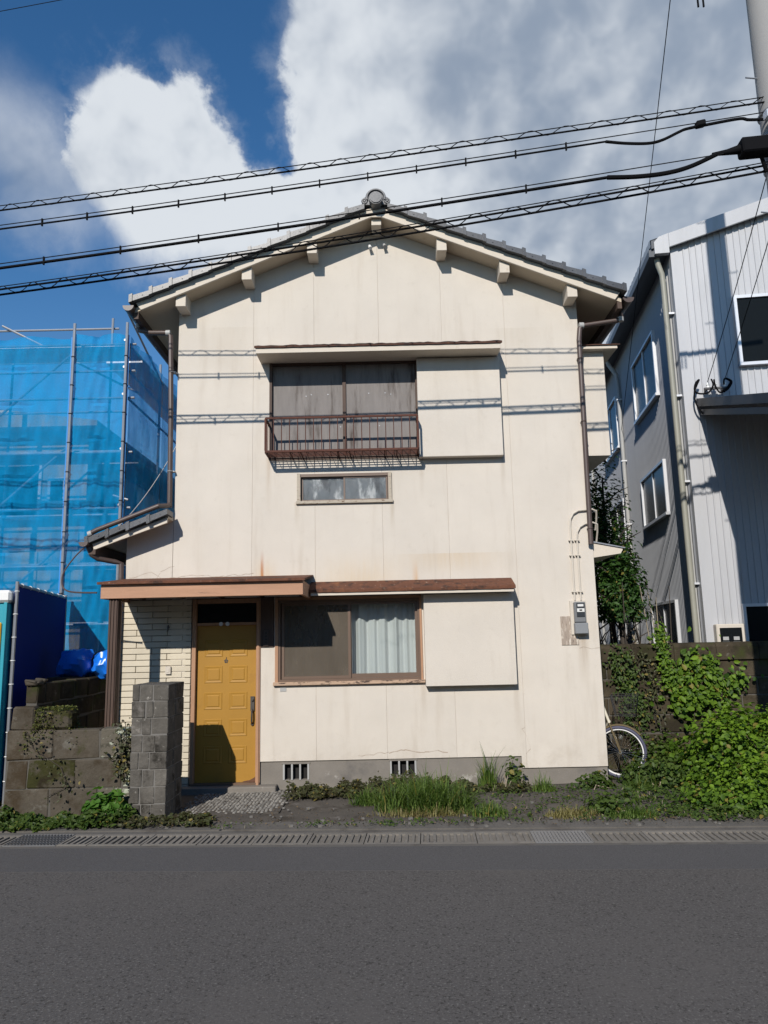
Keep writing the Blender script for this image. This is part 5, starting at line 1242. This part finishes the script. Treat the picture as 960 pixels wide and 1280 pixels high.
vine('dry brown creeper clinging to the dark boundary wall', [(3.55, 1.65), (3.62, 1.4), (3.70, 1.2), (3.66, .9), (3.75, .6)], 300, .09, .04, L_creep, 6)
# trees in the gap between the buildings
def tree(label, base, h0, h1, r, n, seed):
    t = plant('garden_tree', label, 'tree', base, 'trees in the gap'); b = MB(); bx, by_, _ = base
    b.tube([(bx, by_, 0), (bx+.05, by_, h0*.6), (bx, by_+.05, h0), (bx+.03, by_, h1*.9)], [.07, .06, .05, .015], 8)
    g = random.Random(seed)
    for k in range(14):
        z = h0*.6+(h1-h0*.6)*k/14; a = g.uniform(0, 6.28); b.tube([(bx, by_, z), (bx+r*.5*math.cos(a), by_+r*.5*math.sin(a), z+.25), (bx+r*.9*math.cos(a), by_+r*.9*math.sin(a), z+.35)], [.02, .012, .005], 5)
    b.build('trunk', M_bark, t, smooth=True)
    P, N = dome_points(n, (bx, by_, h0), (r, r, (h1-h0)), 1.0, .55, 26, seed); link('crown', leaves(P, N, .075, 'crown', .5, tint=.4), L_tree, t)
tree('dark leafy tree between the two buildings with foliage reaching the upper windows', (3.95, 3.4, 0), 2.5, 5.2, .55, 4200, 21)
tree('dark leafy tree farther back in the gap behind the side eave', (4.3, 5.6, 0), 2.2, 5.6, .8, 4200, 22)
tree('lower dark tree with hanging foliage behind the boundary wall', (3.80, 2.3, 0), 2.05, 3.5, .50, 3200, 23)
ss_ = plant('bare_stems', 'thicket of pale bare stems standing behind the boundary wall', 'stems', (3.7, 2.6, 0))
for k in range(34):
    x, y = random.uniform(3.2, 4.5), random.uniform(1.6, 4.4); MB().tube([(x, y, 0), (x+random.uniform(-.1, .1), y, 1.5), (x+random.uniform(-.25, .25), y, random.uniform(2.0, 2.8))], [.014, .012, .006], 5).build('stem', M_stem if k % 2 else M_bark, ss_)
bh_ = thing('rear_house', 'grey house glimpsed behind the trees at the far end of the gap', 'house', (5, 17, 0))
MB().box(1.5, 9.0, 14.0, 20.0, 0, 5.4).build('wall', M_cladside, bh_)
MB().prism_y([(1.0, 5.3), (9.5, 5.3), (5.25, 7.0)], 13.6, 20.4).build('roof', M_tile, bh_)
for x in (3.6, 5.6, 7.4):
    for z in (1.1, 3.7):
        wn = MB().box(x-.6, x+.6, 13.96, 14.0, z, z+1.1).build('window', M_silver, bh_); MB().box(x-.54, x+.54, 13.94, 13.96, z+.06, z+1.04).build('pane', M_panedark, wn)
# weeds on the apron
def tuft(label, base, r, n, hgt, L, lean=.7, width=.005, tint=None, group=None, name='grass_tuft', cat='grass'):
    th = RNG.uniform(0, 2*np.pi, n); q = np.sqrt(RNG.uniform(0, 1, n)); P = np.stack([base[0]+r[0]*q*np.cos(th), base[1]+r[1]*q*np.sin(th), np.full(n, .004)], 1)
    ck = RNG.integers(0, 7, n); ca = RNG.uniform(0, 6.28, 7); cq = RNG.uniform(.1, .75, 7); P[:, 0] = .55*P[:, 0]+.45*(base[0]+r[0]*cq[ck]*np.cos(ca[ck])); P[:, 1] = .55*P[:, 1]+.45*(base[1]+r[1]*cq[ck]*np.sin(ca[ck]))
    Hh = hgt*RNG.uniform(.3, 1.15, n)*(1-.55*q)*RNG.uniform(.6, 1.1, 7)[ck]; t = plant(name, label, cat, (base[0], base[1], 0), group)
    link('blade', blades(P, Hh, lean, width=width, tint=tint), L, t); return t
tuft('tall bright grass tuft on the apron in front of the creeper', (.42, -1.22, 0), (.78, .44), 2400, .60, L_grass, 1.1, .0055)
tuft('small grass tuft at the kerb end of the tall grass', (1.02, -1.55, 0), (.34, .20), 420, .26, L_grass)
tuft('dry yellowish grass fringe round the tall grass tuft', (.30, -1.55, 0), (.75, .18), 520, .16, L_dry, .9)
tuft('narrow upright grass clump against the foundation', (1.17, -.30, 0), (.16, .11), 240, .62, L_grass, .45, .007)
tuft('short grass clump at the foundation corner below the crack', (1.88, -.42, 0), (.22, .16), 240, .34, L_grass, .8)
tuft('spreading grass clump in front of the bicycle wheel', (3.05, -.42, 0), (.32, .16), 360, .26, L_grass, .9, .006)
tuft('low yellow green grass patch at the kerb below the electric meter', (1.85, -1.72, 0), (.42, .18), 520, .19, L_dry, .9)
tuft('low grass patch at the kerb below the bicycle', (2.55, -1.78, 0), (.45, .18), 520, .20, L_grass, .9)
bush('weed_clump', 'leafy weed clump at the kerb in front of the house corner', (2.35, -1.62, 0), (.32, .18, .25), 520, .05, L_weed, 31, cat='weeds', nst=8, lumps=7)
bush('weed_clump', 'small leafy weeds at the foot of the foundation below the meter', (2.48, -.28, 0), (.30, .16, .24), 460, .05, L_weed, 32, cat='weeds', nst=8, lumps=7)
bush('weed_clump', 'tall wiry weed with sparse leaves beside the upright grass clump', (1.50, -.24, 0), (.22, .14, .44), 260, .055, L_weed, 33, cat='weeds', nst=22, lumps=8, shell=.7)
# creeper strip along the foundation
def creeper(label, x0, x1, y0, y1, n, hfun, L, size, seed, name='creeper_patch', cat='creeper'):
    g = np.random.default_rng(seed); nc = max(6, int((x1-x0)*(y1-y0)*90)); cx = g.uniform(x0, x1, nc); cy = g.uniform(y0, y1, nc); chh = g.uniform(.35, 1.15, nc); cr = g.uniform(.04, .11, nc)
    k = g.integers(0, nc, n); x = np.clip(cx[k]+g.normal(size=n)*cr[k], x0-.05, x1+.05); y = np.clip(cy[k]+g.normal(size=n)*cr[k]*.8, y0-.02, y1)
    z = hfun(x, y)*chh[k]*g.uniform(.1, 1, n)**.7 if hfun(np.array([x0]), np.array([y0]))[0] < .5 else hfun(x, y)*g.uniform(.72, 1, n); P = np.stack([x, y, z+.015], 1); N = np.stack([g.normal(size=len(x))*.5, -.35+g.normal(size=len(x))*.4, np.ones(len(x))], 1)
    t = plant(name, label, cat, ((x0+x1)/2, (y0+y1)/2, 0)); link('foliage', leaves(P, N, size, tint=.45), L, t)
    b = MB()
    for k in range(26):
        a, c = g.uniform(x0+.1, x1-.1), g.uniform(y0+.05, y1-.05); b.tube([(a, c, .0), (a+g.normal()*.03, c-.01, hfun(np.array([a]), np.array([c]))[0]*.8)], .003, 4)
    b.build('stem', M_stem, t); return t
creeper('dark reddish green creeper along the foundation under the vents', -1.22, 1.0, -.66, -.10, 7500, lambda x, y: .13+.05*np.sin(x*3.1+1)+.03*np.sin(x*17+y*9)+.03*np.sin(x*29), L_creep, .040, 41)
creeper('thin dark creeper strip along the foundation beyond the tall grass', .85, 1.65, -.50, -.14, 900, lambda x, y: .07+.05*np.sin(x*9)**2, L_creep, .036, 42)
creeper('green and brown weeds along the foot of the mossy low wall', -4.7, -2.75, rd(-3.7, .32)[1], -1.34, 4600, lambda x, y: .10+.06*np.sin(x*4+.6)+.03*np.sin(x*19+y*5), L_weed, .050, 43)
creeper('dull creeper round the foot of the gate pillar', -2.95, -1.9, rd(-2.4, .36)[1], -1.52, 1500, lambda x, y: .06+.03*np.sin(x*8)**2, L_creep, .042, 44)
bush('leafy_plant', 'bright green leafy plant with pale flowers against the mossy low wall', (-3.02, -1.52, 0), (.26, .18, .36), 560, .085, L_pale, 45, cat='plant', nst=9, lumps=9)
creeper('brown creeper hanging over the top of the low wall beside the pillar', -3.15, -2.80, -1.36, -1.12, 460, lambda x, y: .90+.12*np.sin(x*9), L_creep, .05, 46, 'wall_creeper')
creeper('mossy mound of weeds on top of the low wall', -3.98, -3.50, -1.33, -1.08, 3200, lambda x, y: .94+.235*np.clip(1.6-((x+3.74)/.2)**4, 0, 1), L_mossf, .024, 47, 'moss_mound', 'moss')
MB().box(-3.95, -3.53, -1.31, -1.12, .946, 1.145).build('mossy_block', M_moss, fw, bevel=.03)
tuft('arching long green leaves growing behind the low wall', (-3.35, -.75, 0), (.10, .10), 46, 1.75, L_grass, .34, .011, name='long_leaf_plant', cat='plant')
creeper('sparse weeds spreading over the soil beside the kerb and bush', 2.75, 4.0, rd(3.4, .45)[1], -.5, 1500, lambda x, y: .05+.05*np.sin(x*6)**2, L_weed, .045, 48)

# creepers hanging on the face of the low wall, debris on the apron
vine('brown creeper strands on the face of the mossy low wall', [(-3.95, .92), (-3.90, .75), (-3.62, .55), (-3.55, .35), (-3.70, .25)], 90, .07, .030, L_creep, 51, -1.325, 1)
vine('dull creeper on the low wall where it meets the gate pillar', [(-2.90, 1.0), (-2.88, .8), (-2.95, .55), (-2.88, .4)], 200, .06, .036, L_creep, 52, -1.325, 2)
g_ = np.random.default_rng(61); n_l = 900
xl = g_.uniform(-2.3, 3.8, n_l); yl = np.array([rd(x, .34)[1] for x in xl])+np.abs(g_.normal(size=n_l))*.55; ok = yl < -.2; xl, yl = xl[ok], yl[ok]
lit = leaves(np.stack([xl, yl, np.full(len(xl), .03)], 1), np.stack([g_.normal(size=len(xl))*.3, g_.normal(size=len(xl))*.3, np.ones(len(xl))], 1), .022, 'leaf_litter')
o = stuff(link('leaf_litter', lit, leafmat('litter_leaf', (.05, .035, .02), (.16, .11, .06), .1))); tag(o, 'scattered dry leaf litter over the worn apron', 'leaf litter')
pb = MB()
for k in range(70):
    x = random.uniform(-2.5, 3.6); y = rd(x, .33)[1]+abs(random.gauss(0, .5)); r = random.uniform(.006, .018)
    if y < -.15: pb.obox((x, y, .022), (r, r*.3, 0), (-r*.3, r, 0), (0, 0, r*.6))
o = stuff(pb.build('grit', M_joint)); tag(o, 'small loose stones scattered on the worn apron', 'stones')

vine('leafy vine trailing along the coping of the boundary wall behind the bush', [(4.55, 1.45), (4.45, 1.25), (4.7, 1.15), (4.95, 1.2), (4.6, .95)], 330, .10, .07, L_bush, 53)
vine('dark ivy curtain on the boundary wall beside the bicycle', [(3.18, 1.62), (3.25, 1.3), (3.35, 1.0), (3.3, .7), (3.45, .4)], 420, .07, .045, L_weed, 54)
creeper('sparse low weeds between the tall grass and the house corner', .9, 2.9, -1.75, -.25, 1100, lambda x, y: .04+.03*np.sin(x*5)**2, L_weed, .032, 55, 'weed_patch', 'weeds')
creeper('thin weeds in the joint behind the gutter covers', -1.8, 3.4, -1.98, -1.80, 700, lambda x, y: .04+.02*np.sin(x*7)**2, L_weed, .026, 56, 'weed_patch', 'weeds')
tuft('fine dry grass scattered along the foundation', (1.3, -.22, 0), (1.2, .10), 260, .20, L_dry, .7, .003)
tuft('leaning grass clump between the creeper and the tall grass', (-.25, -.95, 0), (.30, .22), 420, .32, L_grass, 1.0, .005)

sdh = thing('satellite_dish', 'small black dish on an arm beside the cream side bay of the house', 'dish', (2.8, 2.4, 4.8))
ax_ = Vector((.90, -.30, .32)).normalized(); e1_ = ax_.cross(Vector((0, 0, 1))).normalized(); e2_ = ax_.cross(e1_); cd = Vector((3.60, 2.4, 4.92)); V = []; F = []
for side in (0, .012):
    for i in range(6):
        for k in range(24):
            t = 2*math.pi*k/24; r = .26*i/5+.001; V.append(cd+e1_*r*math.cos(t)+e2_*r*math.sin(t)+ax_*(1.3*r*r-side))
for i in range(5):
    for k in range(24):
        a = i*24+k; b_ = i*24+(k+1) % 24; F += [(a, b_, b_+24, a+24), (a+144, a+168, b_+168, b_+144)]
for k in range(24): a = 120+k; b_ = 120+(k+1) % 24; F.append((a, b_, b_+144, a+144))
MB().add(V, F).build('reflector', M_cable, sdh, smooth=True)
MB().tube([(2.77, 2.4, 4.75), (3.2, 2.4, 4.75), (3.5, 2.4, 4.88), cd], .018, 8).build('arm', M_galv, sdh, smooth=True)
MB().tube([cd-e2_*.25, cd+ax_*.30], .008, 6).build('feed_arm', M_galv, sdh)

# unseen houses added across the street, behind the viewer, to deepen the facade's shade
def added_street_house(label, x0, x1, yf, wm, hh, rise):
    o = thing('added_street_house', label, 'house', ((x0+x1)/2, yf-3.5, 0), 'unseen houses added across the street')
    MB().box(x0, x1, yf-7, yf, 0, hh).build('wall', wm, o)
    xm = (x0+x1)/2; MB().prism_x([(yf+.5, hh-.05), (yf+.5, hh+.1), (yf-3.5, hh+rise), (yf-7.5, hh+.1), (yf-7.5, hh-.05)], x0-.4, x1+.4).build('roof', M_tile, o)
    d_ = MB().box(xm-.45, xm+.45, yf, yf+.04, .1, 2.1).build('door', M_darkwood, o); MB().box(xm+.3, xm+.34, yf+.04, yf+.08, 1.0, 1.12).build('handle', M_handle, d_)
    for z in (1.0, 3.7):
        for x in (x0+1.5, x1-1.5):
            w_ = MB().box(x-.85, x+.85, yf, yf+.05, z, z+1.2).build('window', M_silver, o); MB().box(x-.79, x+.79, yf+.05, yf+.056, z+.06, z+1.14).build('pane', M_panedark, w_)
for lb, x0, x1, wm, hh, rise in (('unseen beige board house with dark door, added across the street to block low sky', -24, -15.5, M_beige, 5.4, 1.7), ('unseen bluish board house with tiled roof, added across the street to block low sky', -14.5, -6, M_bluegrey, 5.6, 1.6), ('unseen brown plywood house facing the stucco house, added across the street to block low sky', -5, 4.5, M_osb, 5.3, 1.8), ('unseen ribbed grey house added across the street from the metal building to block low sky', 5.5, 14, M_cladside, 5.6, 1.6), ('unseen cream stucco house at the end of the row added to block low sky', 15, 24, M_trim, 5.4, 1.7)):
    added_street_house(lb, x0, x1, -17.2-.057*(x0+x1)/2, wm, hh, rise)
